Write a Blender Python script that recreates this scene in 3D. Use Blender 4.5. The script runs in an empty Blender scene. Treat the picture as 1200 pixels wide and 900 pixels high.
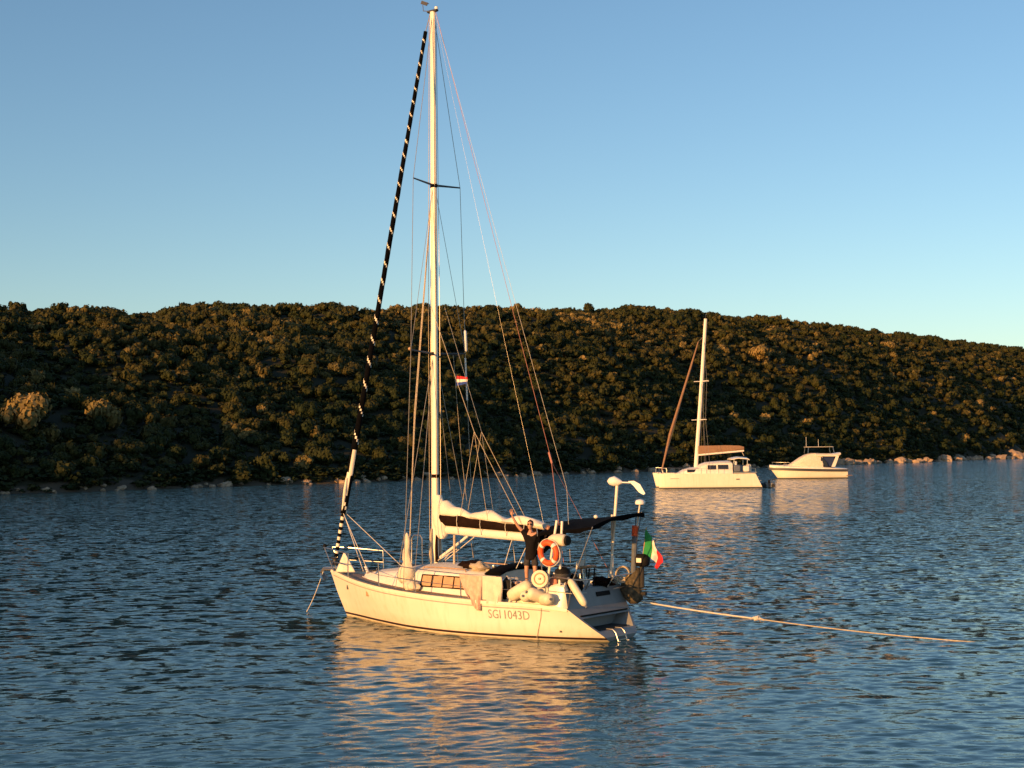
import bpy, math, random
import numpy as np
from mathutils import Vector, Matrix, noise

random.seed(7); rng = np.random.default_rng(7)
sc = bpy.context.scene
COL = sc.collection
R = math.radians

# ------------------------------------------------------------------ camera, sky, sun, exposure
cam = bpy.data.cameras.new("camera"); cam_o = bpy.data.objects.new("camera", cam); COL.objects.link(cam_o)
cam.sensor_width = 36.0; cam.lens = 36.0 * 1657.0 / 1200.0
cam.clip_start = 0.1; cam.clip_end = 20000
pitch = math.atan(80 / 1657.0)
cam_o.matrix_world = Matrix.Translation((0, 0, 4.86)) @ Matrix.Rotation(math.pi / 2 + pitch, 4, 'X') @ Matrix.Rotation(R(-0.6), 4, 'Z')
sc.camera = cam_o

SUN_EL = R(9.0); SUN_AZ = math.atan2(-0.665, -0.747)
world = bpy.data.worlds.new("World"); sc.world = world; world.use_nodes = True
wn = world.node_tree
sky = wn.nodes.new('ShaderNodeTexSky'); sky.sky_type = 'NISHITA'; sky.sun_disc = False
sky.sun_elevation = SUN_EL; sky.sun_rotation = SUN_AZ
sky.air_density = 1.0; sky.dust_density = 0.4; sky.ozone_density = 2.3
hs = wn.nodes.new('ShaderNodeHueSaturation'); hs.inputs['Saturation'].default_value = 1.04
wn.links.new(sky.outputs[0], hs.inputs['Color']); wn.links.new(hs.outputs[0], wn.nodes['Background'].inputs[0])
wn.nodes['Background'].inputs[1].default_value = 0.125
sun = bpy.data.lights.new("sun", 'SUN'); sun_o = bpy.data.objects.new("sun", sun); COL.objects.link(sun_o)
sun.energy = 5.0; sun.angle = R(0.5); sun.color = (1.0, 0.49, 0.145)
sdir = Vector((math.sin(SUN_AZ) * math.cos(SUN_EL), math.cos(SUN_AZ) * math.cos(SUN_EL), math.sin(SUN_EL)))
sun_o.rotation_euler = sdir.to_track_quat('Z', 'Y').to_euler()
sun_o.location = (-40, -40, 60)
sc.view_settings.view_transform = 'Standard'; sc.view_settings.look = 'None'
sc.view_settings.exposure = 0.52; sc.view_settings.gamma = 1.0; sc.view_settings.use_curve_mapping = False
sc.cycles.max_bounces = 6; sc.cycles.diffuse_bounces = 2; sc.cycles.glossy_bounces = 4
sc.cycles.transparent_max_bounces = 4

# ------------------------------------------------------------------ materials
def mat(name, col, rough=0.5, metal=0.0, var=0.12, nscale=6.0, bump=0.0, bscale=40.0, col2=None, sub=None):
    m = bpy.data.materials.new(name); m.use_nodes = True
    nt = m.node_tree; b = nt.nodes['Principled BSDF']
    b.inputs['Roughness'].default_value = rough; b.inputs['Metallic'].default_value = metal
    tc = nt.nodes.new('ShaderNodeTexCoord')
    nz = nt.nodes.new('ShaderNodeTexNoise'); nz.inputs['Scale'].default_value = nscale; nz.inputs['Detail'].default_value = 5
    nt.links.new(tc.outputs['Object'], nz.inputs['Vector'])
    cr = nt.nodes.new('ShaderNodeValToRGB')
    c2 = col2 if col2 else tuple(c * (1 - var) for c in col)
    c1 = col if col2 else tuple(min(1, c * (1 + var * .5)) for c in col)
    cr.color_ramp.elements[0].position = .3; cr.color_ramp.elements[1].position = .7
    cr.color_ramp.elements[0].color = (*c2, 1); cr.color_ramp.elements[1].color = (*c1, 1)
    nt.links.new(nz.outputs['Fac'], cr.inputs['Fac'])
    nt.links.new(cr.outputs['Color'], b.inputs['Base Color'])
    if bump:
        n2 = nt.nodes.new('ShaderNodeTexNoise'); n2.inputs['Scale'].default_value = bscale; n2.inputs['Detail'].default_value = 4
        nt.links.new(tc.outputs['Object'], n2.inputs['Vector'])
        bp = nt.nodes.new('ShaderNodeBump'); bp.inputs['Strength'].default_value = bump; bp.inputs['Distance'].default_value = .02
        nt.links.new(n2.outputs['Fac'], bp.inputs['Height']); nt.links.new(bp.outputs['Normal'], b.inputs['Normal'])
    return m

M = {}
M['gel'] = mat('white_gelcoat', (.80, .75, .63), .28, var=.05, nscale=1.5)
def stain(m):       # faint run-down streaks and a yellowed band low on the topsides
    nt = m.node_tree; b = nt.nodes['Principled BSDF']; src = b.inputs['Base Color'].links[0].from_socket; tc = nt.nodes['Texture Coordinate']
    mp = nt.nodes.new('ShaderNodeMapping'); mp.inputs['Scale'].default_value = (7, 7, .5); nt.links.new(tc.outputs['Object'], mp.inputs['Vector'])
    n = nt.nodes.new('ShaderNodeTexNoise'); n.inputs['Scale'].default_value = 1; n.inputs['Detail'].default_value = 6; nt.links.new(mp.outputs[0], n.inputs['Vector'])
    r = nt.nodes.new('ShaderNodeMapRange'); r.inputs['From Min'].default_value = .5; r.inputs['From Max'].default_value = .75; r.inputs['To Max'].default_value = .30; nt.links.new(n.outputs['Fac'], r.inputs['Value'])
    sx = nt.nodes.new('ShaderNodeSeparateXYZ'); nt.links.new(tc.outputs['Object'], sx.inputs[0])
    w = nt.nodes.new('ShaderNodeMapRange'); w.inputs['From Min'].default_value = .12; w.inputs['From Max'].default_value = .42; w.inputs['To Min'].default_value = .35; w.inputs['To Max'].default_value = 0; nt.links.new(sx.outputs['Z'], w.inputs['Value'])
    a = nt.nodes.new('ShaderNodeMath'); a.operation = 'ADD'; nt.links.new(r.outputs[0], a.inputs[0]); nt.links.new(w.outputs[0], a.inputs[1])
    mx = nt.nodes.new('ShaderNodeMix'); mx.data_type = 'RGBA'; nt.links.new(a.outputs[0], mx.inputs['Factor']); nt.links.new(src, mx.inputs['A']); mx.inputs['B'].default_value = (.55, .44, .26, 1)
    nt.links.new(mx.outputs['Result'], b.inputs['Base Color'])
stain(M['gel'])
M['gel2'] = mat('cream_gelcoat', (.76, .72, .64), .4, var=.07, nscale=3)
M['nonskid'] = mat('nonskid_deck', (.66, .63, .57), .7, var=.08, nscale=5, bump=.2, bscale=120)
M['anti'] = mat('pale_bottom_paint', (.62, .52, .34), .6, var=.25, nscale=5)
M['boot'] = mat('dark_boot_stripe', (.03, .012, .012), .45)
M['teak'] = mat('weathered_teak', (.30, .20, .13), .7, var=.3, nscale=9, bump=.2)
M['alu'] = mat('white_painted_mast', (.78, .73, .64), .35, var=.05, nscale=2)
M['steel'] = mat('polished_steel', (.46, .45, .43), .3, metal=.9, var=.06)
M['wire'] = mat('rigging_wire', (.34, .31, .27), .4, metal=.5)
M['wiredark'] = mat('dark_spar', (.05, .05, .055), .5)
M['rope'] = mat('tan_rope', (.55, .46, .33), .85, var=.3, nscale=30, bump=.5, bscale=80)
M['ropew'] = mat('pale_rope', (.70, .64, .54), .85, var=.2, nscale=30, bump=.5, bscale=80)
M['redrope'] = mat('faded_red_rope', (.45, .20, .16), .85, var=.2, nscale=30)
M['navy'] = mat('dark_navy_canvas', (.003, .003, .004), .95, var=.4, nscale=8, bump=.4, bscale=25)
M['maroon'] = mat('dark_brown_canvas', (.016, .008, .006), .9, var=.3, nscale=6, bump=.5, bscale=18)
M['sail'] = mat('cream_sailcloth', (.78, .72, .60), .75, var=.10, nscale=4, bump=.5, bscale=10)
M['canvas'] = mat('cream_canvas', (.70, .62, .49), .85, var=.15, nscale=5, bump=.5, bscale=14)
M['pinkcloth'] = mat('faded_pink_towelling', (.58, .34, .25), .95, var=.2, nscale=9, bump=.7, bscale=40, col2=(.70, .52, .40))
M['fender'] = mat('yellowed_fender_vinyl', (.74, .66, .48), .5, var=.12, nscale=5)
M['orange'] = mat('orange_lifebuoy', (.75, .10, .02), .55, var=.15, nscale=8)
M['white'] = mat('white_plastic', (.78, .77, .74), .4, var=.06)
M['black'] = mat('black_plastic', (.015, .015, .016), .5, var=.3)
M['rubber'] = mat('dark_rubber', (.025, .024, .024), .8, var=.3)
M['window'] = mat('dark_acrylic_window', (.02, .017, .015), .12, var=.1)
M['tanpane'] = mat('tan_sun_pane', (.50, .31, .17), .55, var=.18, nscale=7)  # window panes coloured tan for the low sun reflected in them
M['grey'] = mat('shaded_grey_liner', (.25, .26, .27), .55, var=.12, nscale=3)  # darkened so the stern's shade is part of the grey
M['bluegrey'] = mat('blue_grey_cushion', (.12, .14, .18), .85, var=.2)
M['green'] = mat('flag_green', (.01, .24, .07), .8, var=.15)
M['red'] = mat('flag_red', (.60, .02, .03), .8, var=.15)
M['flagwhite'] = mat('flag_white', (.75, .72, .66), .8, var=.08)
M['flagblue'] = mat('flag_blue', (.02, .06, .30), .8, var=.1)
M['bag'] = mat('mottled_olive_bag', (.13, .10, .06), .9, nscale=10, col2=(.018, .02, .014), bump=.5)
M['tan'] = mat('tan_wood', (.48, .30, .16), .5, var=.25, nscale=8)
M['brownsail'] = mat('brown_sail_cover', (.26, .15, .09), .85, var=.15, nscale=4, bump=.3)
M['blue'] = mat('dark_blue_fill', (.03, .045, .11), .85, var=.2)
M['skin'] = mat('skin', (.48, .25, .16), .5, var=.1, nscale=12)
M['shirt'] = mat('black_shirt', (.012, .011, .012), .9, var=.3, nscale=9, bump=.4, bscale=30)
M['shorts'] = mat('dark_patterned_shorts', (.05, .045, .05), .9, nscale=14, col2=(.015, .015, .02), bump=.3)
M['hair'] = mat('dark_hair', (.02, .014, .010), .8, var=.3, nscale=40, bump=.5)
M['letter'] = mat('faded_grey_lettering', (.27, .25, .22), .6, var=.35, nscale=20)
M['rubline'] = mat('grey_rubbing_line', (.36, .34, .32), .6, var=.2)
M['bark'] = mat('tree_bark', (.085, .062, .042), .9, var=.4, nscale=8, bump=.6, bscale=12)
M['rock'] = mat('shore_limestone', (.50, .36, .24), .9, nscale=.8, col2=(.24, .17, .11), bump=.9, bscale=3.0)

for k_ in ('navy', 'maroon', 'shirt', 'blue', 'black'): M[k_].node_tree.nodes['Principled BSDF'].inputs['Specular IOR Level'].default_value = .06

# water: dark blue body, dielectric gloss, fine ripples on top of the modelled waves
def water_mat():
    m = bpy.data.materials.new('sea_water'); m.use_nodes = True; nt = m.node_tree; b = nt.nodes['Principled BSDF']
    b.inputs['Base Color'].default_value = (.015, .060, .074, 1); b.inputs['Roughness'].default_value = .07
    b.inputs['IOR'].default_value = 1.333
    tc = nt.nodes.new('ShaderNodeTexCoord')
    mp = nt.nodes.new('ShaderNodeMapping'); mp.inputs['Rotation'].default_value = (0, 0, R(8)); mp.inputs['Scale'].default_value = (.55, 1, 1)
    nt.links.new(tc.outputs['Object'], mp.inputs['Vector'])
    prev = None
    for s, st, di in ((2.2, .35, .05), (7.0, .4, .02)):
        n = nt.nodes.new('ShaderNodeTexNoise'); n.inputs['Scale'].default_value = s; n.inputs['Detail'].default_value = 3
        nt.links.new(mp.outputs['Vector'], n.inputs['Vector'])
        bp = nt.nodes.new('ShaderNodeBump'); bp.inputs['Strength'].default_value = st; bp.inputs['Distance'].default_value = di
        nt.links.new(n.outputs['Fac'], bp.inputs['Height'])
        if prev: nt.links.new(prev.outputs['Normal'], bp.inputs['Normal'])
        prev = bp
    # waves too small for the mesh far out: tilt the normal by the slope the mesh left out (attribute 'tint')
    n = nt.nodes.new('ShaderNodeTexNoise'); n.inputs['Scale'].default_value = 2.6; n.inputs['Detail'].default_value = 2; nt.links.new(mp.outputs['Vector'], n.inputs['Vector'])
    s1 = nt.nodes.new('ShaderNodeVectorMath'); s1.operation = 'SUBTRACT'; s1.inputs[1].default_value = (.5, .5, .5); nt.links.new(n.outputs['Color'], s1.inputs[0])
    m1 = nt.nodes.new('ShaderNodeVectorMath'); m1.operation = 'MULTIPLY'; m1.inputs[1].default_value = (20, 29, 0); nt.links.new(s1.outputs[0], m1.inputs[0])
    at = nt.nodes.new('ShaderNodeAttribute'); at.attribute_name = 'tint'
    m2 = nt.nodes.new('ShaderNodeVectorMath'); m2.operation = 'SCALE'; nt.links.new(m1.outputs[0], m2.inputs[0]); nt.links.new(at.outputs['Fac'], m2.inputs['Scale'])
    ad = nt.nodes.new('ShaderNodeVectorMath'); ad.operation = 'ADD'; nt.links.new(prev.outputs['Normal'], ad.inputs[0]); nt.links.new(m2.outputs[0], ad.inputs[1])
    no = nt.nodes.new('ShaderNodeVectorMath'); no.operation = 'NORMALIZE'; nt.links.new(ad.outputs[0], no.inputs[0])
    nt.links.new(no.outputs[0], b.inputs['Normal'])
    return m
M['water'] = water_mat()

def ground_mat():
    # brown earth and leaf litter above, a pale strip of bare rock along the tide line
    m = mat('scrub_earth', (.022, .020, .005), .95, nscale=.08, col2=(.012, .013, .003), bump=.8, bscale=.6)
    nt = m.node_tree; b = nt.nodes['Principled BSDF']; cr = b.inputs['Base Color'].links[0].from_socket
    ge = nt.nodes.new('ShaderNodeNewGeometry'); sx = nt.nodes.new('ShaderNodeSeparateXYZ'); nt.links.new(ge.outputs['Position'], sx.inputs[0])
    nz = nt.nodes.new('ShaderNodeTexNoise'); nz.inputs['Scale'].default_value = .35; nz.inputs['Detail'].default_value = 6; nt.links.new(ge.outputs['Position'], nz.inputs['Vector'])
    ma = nt.nodes.new('ShaderNodeMath'); ma.operation = 'MULTIPLY_ADD'; ma.inputs[1].default_value = -3.2; nt.links.new(nz.outputs['Fac'], ma.inputs[0]); nt.links.new(sx.outputs['Z'], ma.inputs[2])
    mr = nt.nodes.new('ShaderNodeMapRange'); mr.inputs['From Min'].default_value = -.55; mr.inputs['From Max'].default_value = -.15; mr.inputs['To Min'].default_value = 1; mr.inputs['To Max'].default_value = 0; nt.links.new(ma.outputs[0], mr.inputs['Value'])
    mx = nt.nodes.new('ShaderNodeMix'); mx.data_type = 'RGBA'; nt.links.new(mr.outputs[0], mx.inputs['Factor']); nt.links.new(cr, mx.inputs['A']); mx.inputs['B'].default_value = (.085, .062, .040, 1)
    nt.links.new(mx.outputs['Result'], b.inputs['Base Color'])
    return m
M['earth'] = ground_mat()

def leaf_mat():
    m = bpy.data.materials.new('macchia_foliage'); m.use_nodes = True; nt = m.node_tree; b = nt.nodes['Principled BSDF']
    b.inputs['Roughness'].default_value = .75; b.inputs['Specular IOR Level'].default_value = .2
    at = nt.nodes.new('ShaderNodeAttribute'); at.attribute_name = 'tint'
    oi = nt.nodes.new('ShaderNodeAttribute'); oi.attribute_type = 'OBJECT'; oi.attribute_name = 'hue'
    ad = nt.nodes.new('ShaderNodeMath'); ad.operation = 'ADD'
    nt.links.new(at.outputs['Fac'], ad.inputs[0]); nt.links.new(oi.outputs['Fac'], ad.inputs[1])
    cr = nt.nodes.new('ShaderNodeValToRGB'); e = cr.color_ramp.elements
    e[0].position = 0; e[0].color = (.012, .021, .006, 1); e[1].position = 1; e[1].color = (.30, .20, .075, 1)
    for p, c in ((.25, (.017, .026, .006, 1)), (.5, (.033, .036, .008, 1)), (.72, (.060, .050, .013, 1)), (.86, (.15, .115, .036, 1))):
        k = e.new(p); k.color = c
    nt.links.new(ad.outputs[0], cr.inputs['Fac']); nt.links.new(cr.outputs['Color'], b.inputs['Base Color'])
    return m
M['leaf'] = leaf_mat()

# ------------------------------------------------------------------ mesh helpers
def tag(o, label=None, cat=None, group=None, kind=None):
    if label: o['label'] = label
    if cat: o['category'] = cat
    if group: o['group'] = group
    if kind: o['kind'] = kind
    return o

def empty(name, loc=(0, 0, 0), rz=0.0):
    o = bpy.data.objects.new(name, None); COL.objects.link(o); o.location = loc; o.rotation_euler = (0, 0, rz)
    o.empty_display_size = .2
    return o

class MB:
    def __init__(s): s.v = []; s.f = []; s.mi = []
    def add(s, vs, fs, mi=0):
        k = len(s.v); s.v += [tuple(map(float, p)) for p in vs]
        s.f += [tuple(k + i for i in f) for f in fs]; s.mi += [mi] * len(fs); return s
    def box(s, c, d, rot=None, mi=0, taper=1.0, bev=0.0):
        hx, hy, hz = d[0] / 2, d[1] / 2, d[2] / 2
        if bev <= 0:
            vs = [(x * hx * (taper if z > 0 else 1), y * hy * (taper if z > 0 else 1), z * hz) for z in (-1, 1) for x, y in ((-1, -1), (1, -1), (1, 1), (-1, 1))]
            fs = [(3, 2, 1, 0), (4, 5, 6, 7)] + [(i, (i + 1) % 4, 4 + (i + 1) % 4, 4 + i) for i in range(4)]
        else:
            b = min(bev, hx * .9, hy * .9, hz * .9); rings = []
            for z, q in ((-hz, b), (-hz + b, 0), (hz - b, 0), (hz, b)):
                t = taper if z > 0 else 1
                x, y = (hx - q) * t, (hy - q) * t
                rings.append([(-x + b, -y, z), (x - b, -y, z), (x, -y + b, z), (x, y - b, z), (x - b, y, z), (-x + b, y, z), (-x, y - b, z), (-x, -y + b, z)])
            vs = [p for r in rings for p in r]
            fs = [tuple(range(7, -1, -1)), tuple(range(24, 32))] + [(r * 8 + i, r * 8 + (i + 1) % 8, r * 8 + 8 + (i + 1) % 8, r * 8 + 8 + i) for r in range(3) for i in range(8)]
        Mx = Matrix.Translation(c)
        if rot is not None: Mx = Mx @ (rot if isinstance(rot, Matrix) else Matrix.Rotation(rot[2], 4, 'Z') @ Matrix.Rotation(rot[1], 4, 'Y') @ Matrix.Rotation(rot[0], 4, 'X'))
        return s.add([Mx @ Vector(p) for p in vs], fs, mi)
    def loft(s, rings, closed=True, cap=True, mi=0, flip=False):
        n = len(rings[0]); vs = [p for r in rings for p in r]; fs = []
        for a in range(len(rings) - 1):
            for i in range(n if closed else n - 1):
                j = (i + 1) % n; q = (a * n + i, a * n + j, (a + 1) * n + j, (a + 1) * n + i)
                fs.append(q[::-1] if flip else q)
        if cap and closed:
            e = len(vs) - n; c0 = tuple(range(n)); c1 = tuple(range(e, e + n))
            fs += [c0, c1[::-1]] if flip else [c0[::-1], c1]
        return s.add(vs, fs, mi)
    def tube(s, pts, r, n=8, mi=0, cap=True, sq=(1, 1)):
        P = [Vector(p) for p in pts]; rs = r if isinstance(r, (list, tuple)) else [r] * len(P); rings = []; up = None
        for i, p in enumerate(P):
            d = (P[min(i + 1, len(P) - 1)] - P[max(i - 1, 0)]).normalized()
            if up is None: up = Vector((0, 0, 1)) if abs(d.z) < .9 else Vector((1, 0, 0))
            u = (up - d * up.dot(d)).normalized(); w = d.cross(u); up = u
            rings.append([p + (u * math.cos(a) * sq[0] + w * math.sin(a) * sq[1]) * rs[i] for a in (2 * math.pi * k / n for k in range(n))])
        return s.loft(rings, True, cap, mi)
    def lathe(s, prof, n=20, mx=None, mi=0):
        mx = mx or Matrix.Identity(4)
        rings = [[mx @ Vector((r * math.cos(2 * math.pi * k / n), r * math.sin(2 * math.pi * k / n), z)) for k in range(n)] for r, z in prof]
        return s.loft(rings, True, True, mi)
    def ell(s, c, r, n=14, m=9, mi=0, rot=None, lump=0.0, seed=0):
        rx, ry, rz = r if isinstance(r, (tuple, list)) else (r, r, r); mx = Matrix.Translation(c) @ (rot or Matrix.Identity(4)); rings = []
        for a in range(m + 1):
            t = math.pi * a / m; st = max(math.sin(t), .02); ring = []
            for k in range(n):
                ph = 2 * math.pi * k / n; d = Vector((st * math.cos(ph), st * math.sin(ph), -math.cos(t)))
                q = 1 + (lump * noise.noise(d * 2.2 + Vector((seed * 3.1, seed, 0))) if lump else 0)
                ring.append(mx @ Vector((d.x * rx * q, d.y * ry * q, d.z * rz * q)))
            rings.append(ring)
        return s.loft(rings, True, True, mi)
    def torus(s, c, R0, r, n=32, m=10, mx=None, mi=lambda k: 0):
        mx = Matrix.Translation(c) @ (mx or Matrix.Identity(4)); vs = []
        for k in range(n):
            a = 2 * math.pi * k / n
            for j in range(m):
                b = 2 * math.pi * j / m; q = R0 + r * math.cos(b)
                vs.append(mx @ Vector((q * math.cos(a), q * math.sin(a), r * math.sin(b))))
        for k in range(n):
            pass
        base = len(s.v); s.v += [tuple(p) for p in vs]
        for k in range(n):
            for j in range(m):
                s.f.append((base + k * m + j, base + ((k + 1) % n) * m + j, base + ((k + 1) % n) * m + (j + 1) % m, base + k * m + (j + 1) % m)); s.mi.append(mi(k))
        return s
    def build(s, name, mats, parent=None, smooth=40, loc=None, rz=None):
        me = bpy.data.meshes.new(name); me.from_pydata(s.v, [], s.f)
        for m in (mats if isinstance(mats, (list, tuple)) else [mats]): me.materials.append(m)
        me.polygons.foreach_set('material_index', s.mi); me.validate(); me.update()
        if smooth:
            me.polygons.foreach_set('use_smooth', [True] * len(me.polygons)); me.set_sharp_from_angle(angle=R(smooth))
        o = bpy.data.objects.new(name, me); COL.objects.link(o)
        if parent: o.parent = parent
        if loc is not None: o.location = loc
        if rz is not None: o.rotation_euler = (0, 0, rz)
        return o

def curve1(xs, ys):
    """smooth 1-D curve through the points"""
    xs = np.array(xs, float); ys = np.array(ys, float)
    d = np.gradient(ys, xs)
    def f(x):
        x = min(max(x, xs[0]), xs[-1]); i = min(int(np.searchsorted(xs, x, 'right')) - 1, len(xs) - 2); i = max(i, 0)
        h = xs[i + 1] - xs[i]; t = (x - xs[i]) / h
        return float((2*t**3 - 3*t**2 + 1) * ys[i] + (t**3 - 2*t**2 + t) * h * d[i] + (-2*t**3 + 3*t**2) * ys[i + 1] + (t**3 - t**2) * h * d[i + 1])
    return f

def sag(a, b, drop, n=12):
    a, b = Vector(a), Vector(b)
    return [a.lerp(b, i / n) - Vector((0, 0, drop * 4 * (i / n) * (1 - i / n))) for i in range(n + 1)]

def wire(name, pts, r, m, parent, n=6):
    return MB().tube(pts, r, n).build(name, m, parent)

def mesh_np(name, V, F, mats, parent=None, attr=None, smooth=False):
    """fast build from numpy arrays of verts and equal-sized faces"""
    me = bpy.data.meshes.new(name); nv = len(V); nf, k = F.shape
    me.vertices.add(nv); me.vertices.foreach_set('co', V.astype(np.float32).ravel())
    me.loops.add(nf * k); me.loops.foreach_set('vertex_index', F.astype(np.int32).ravel())
    me.polygons.add(nf); me.polygons.foreach_set('loop_start', np.arange(0, nf * k, k, dtype=np.int32))
    me.polygons.foreach_set('loop_total', np.full(nf, k, dtype=np.int32))
    if smooth: me.polygons.foreach_set('use_smooth', np.ones(nf, dtype=bool))
    for m in mats: me.materials.append(m)
    if attr is not None:
        at = me.attributes.new('tint', 'FLOAT', 'POINT'); at.data.foreach_set('value', attr.astype(np.float32))
    me.update(calc_edges=True)
    o = bpy.data.objects.new(name, me); COL.objects.link(o)
    if parent: o.parent = parent
    return o

# ------------------------------------------------------------------ the sea: one sheet to the horizon, modelled waves near by
def build_sea():
    r1 = np.geomspace(2.0, 13.0, 60, endpoint=False); r2 = np.geomspace(13.0, 110.0, 1050, endpoint=False); r3 = np.geomspace(110.0, 9000.0, 130)
    r = np.concatenate([r1, r2, r3])
    az = np.radians(np.concatenate([np.linspace(-178, -27, 40, endpoint=False), np.linspace(-27, 27, 430, endpoint=False), np.linspace(27, 178, 40)]))
    A, Rr = np.meshgrid(az, r); X = Rr * np.sin(A); Y = Rr * np.cos(A)
    dr = np.gradient(r)[:, None]; da = (np.gradient(az))[None, :]
    sp = np.maximum(dr, Rr * da)
    Z = np.zeros_like(X); LOST = np.zeros_like(X)
    g = np.random.default_rng(11)
    for i in range(46):
        lam = .20 * (3.2 / .20) ** (i / 45.0); th = g.normal(R(97), R(40)); ph = g.uniform(0, 6.28)
        slope = .0205 if lam < .9 else .0042
        a = slope * lam / 6.2832; k = 6.2832 / lam
        fade = np.clip(lam / sp / 2.5 - .6, 0, 1)
        q = k * (X * math.cos(th) + Y * math.sin(th)) + ph
        Z += a * fade * (np.sin(q) + .25 * np.cos(2 * q)); LOST += slope ** 2 * .5 * (1 - fade ** 2)
    gust = .80 + .22 * np.sin(X * .11 + Y * .05 + 1) * np.sin(Y * .09 - X * .03)
    Z *= gust
    V = np.stack([X, Y, Z], -1).reshape(-1, 3); nr, na = X.shape
    i = np.arange(nr - 1)[:, None] * na + np.arange(na - 1)[None, :]
    F = np.stack([i, i + 1, i + na + 1, i + na], -1).reshape(-1, 4)[:, ::-1]
    o = mesh_np('sea', V, F, [M['water']], attr=np.sqrt(LOST).ravel(), smooth=True)
    tag(o, 'dark blue rippled sea of the bay, catching orange reflections', 'sea', kind='structure')
build_sea()

# ------------------------------------------------------------------ the hill across the bay
CA = np.array([-66.9, 184.9]); CD = np.array([.5605, .8282]); CN = np.array([-.8282, .5605])
SK_V = [-900, -300, -60, 59, 103, 160, 194, 235, 282, 339, 409, 476, 536, 606, 751, 953, 1250, 2200]
SK_Z = [60, 48, 38, 37.5, 40, 45, 48, 50.3, 53.5, 58.3, 62.0, 64.2, 66, 67.2, 70, 75, 84, 90]
TREE_H = 4.0
def coast(v):            # how far the shoreline wanders about its straight run
    return 2.2 * np.sin(v * .045 + .6) + 1.3 * np.sin(v * .13 + 2.1) + .6 * np.sin(v * .37)
def hill_z(u, v):
    u = u - coast(v)
    crest = np.interp(v, SK_V, SK_Z) - TREE_H
    k = np.clip((-45 - v) / 70, 0, 1)                        # unseen steep headland off to the left, added to shade the lower slope
    w = 110.0 - 54.0 * k
    s = np.clip(u / w, 0, 1)
    prof = np.sin(s * math.pi / 2) ** 1.04
    z = prof * crest * (1 + .09 * k)
    z = np.where(u > w, crest * (1 + .12 * k) * (1 - .0009 * (u - w)), z)
    gul = 1.1 * np.sin(v * .06 + u * .02) * np.sin(u * .05) + 1.2 * np.sin(v * .15 + 1.7) * np.sin(u * .09 + .5)
    z = z + gul * np.clip(u / 25, 0, 1) * np.clip((260 - u) / 150, 0, 1)
    lip = np.clip(u / 2.5, -1, 1)
    return z + .9 * np.clip(lip, 0, 1) + np.where(u < 0, u * .45, 0)
def to_world(u, v):
    return CA[0] + CD[0] * v + CN[0] * u, CA[1] + CD[1] * v + CN[1] * u

def build_hill():
    uu = np.concatenate([np.linspace(-14, 12, 27), np.linspace(15, 160, 50), np.linspace(180, 700, 14)])
    vv = np.concatenate([np.linspace(-700, -130, 40), np.linspace(-120, 760, 300), np.linspace(775, 2200, 60)])
    U, Vv = np.meshgrid(uu, vv); Z = hill_z(U, Vv)
    jag = np.array([[noise.noise(Vector((float(a) * .35, float(b) * .35, 0))) for a in uu] for b in vv])
    Z = Z + jag * .5 * np.clip(U / 6, 0, 1)
    X, Y = to_world(U, Vv)
    P = np.stack([X, Y, Z], -1).reshape(-1, 3); nr, na = U.shape
    i = np.arange(nr - 1)[:, None] * na + np.arange(na - 1)[None, :]
    F = np.stack([i, i + 1, i + na + 1, i + na], -1).reshape(-1, 4)[:, ::-1]
    tag(mesh_np('hill', P, F, [M['earth']], smooth=True), 'long low hill across the bay, brown earth under dense scrub', 'hill', kind='structure')
build_hill()

# crowns: leaf clumps spread over a handful of lobes round a small dark core
def crown_arrays(seed, nq, leaf):
    g = np.random.default_rng(seed); V = []; T = []
    nl = int(g.integers(5, 10)); lobes = []
    for i in range(nl):
        a = g.uniform(0, 6.28); rr = g.uniform(.15, .62)
        lobes.append((np.array([rr * math.cos(a), rr * math.sin(a), g.uniform(.28, .82)]), g.uniform(.26, .46)))
    lobes.append((np.array([0, 0, .6]), .48))
    w = np.array([l[1] ** 2 for l in lobes]); w /= w.sum()
    for q in range(nq):
        c, rad = lobes[g.choice(len(lobes), p=w)]
        d = g.normal(size=3); d[2] = d[2] + .25; d /= np.linalg.norm(d)
        p = c + d * rad * g.uniform(.82, 1.08) * np.array([1, 1, .8])
        nrm = d + g.normal(size=3) * .30; nrm /= np.linalg.norm(nrm)
        t = np.cross(nrm, g.normal(size=3)); t /= np.linalg.norm(t); b = np.cross(nrm, t)
        s = leaf * g.uniform(.6, 1.35); e = s * g.uniform(.5, .9)
        V += [p - t * s - b * e * .5, p + t * s * .3 - b * e, p + t * s + b * e * .4, p - t * s * .4 + b * e]
        tt = g.normal(0, .05); T += [tt] * 4
    V = np.array(V); F = np.arange(len(V)).reshape(-1, 4)
    cv = []; cf = []
    for c, rad in lobes:
        k = len(cv); r = rad * .8
        for a in range(5):
            th = math.pi * a / 4
            for j in range(6):
                ph = 6.2832 * j / 6; cv.append(c + r * np.array([max(math.sin(th), .05) * math.cos(ph), max(math.sin(th), .05) * math.sin(ph), -.8 * math.cos(th)]))
        for a in range(4):
            for j in range(6): cf.append((k + a * 6 + j, k + a * 6 + (j + 1) % 6, k + a * 6 + 6 + (j + 1) % 6, k + a * 6 + 6 + j))
    F = np.concatenate([F, np.array(cf) + len(V)]); V = np.concatenate([V, np.array(cv)]); T = np.concatenate([np.array(T), np.full(len(cv), -.05)])
    return V, F, T

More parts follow.
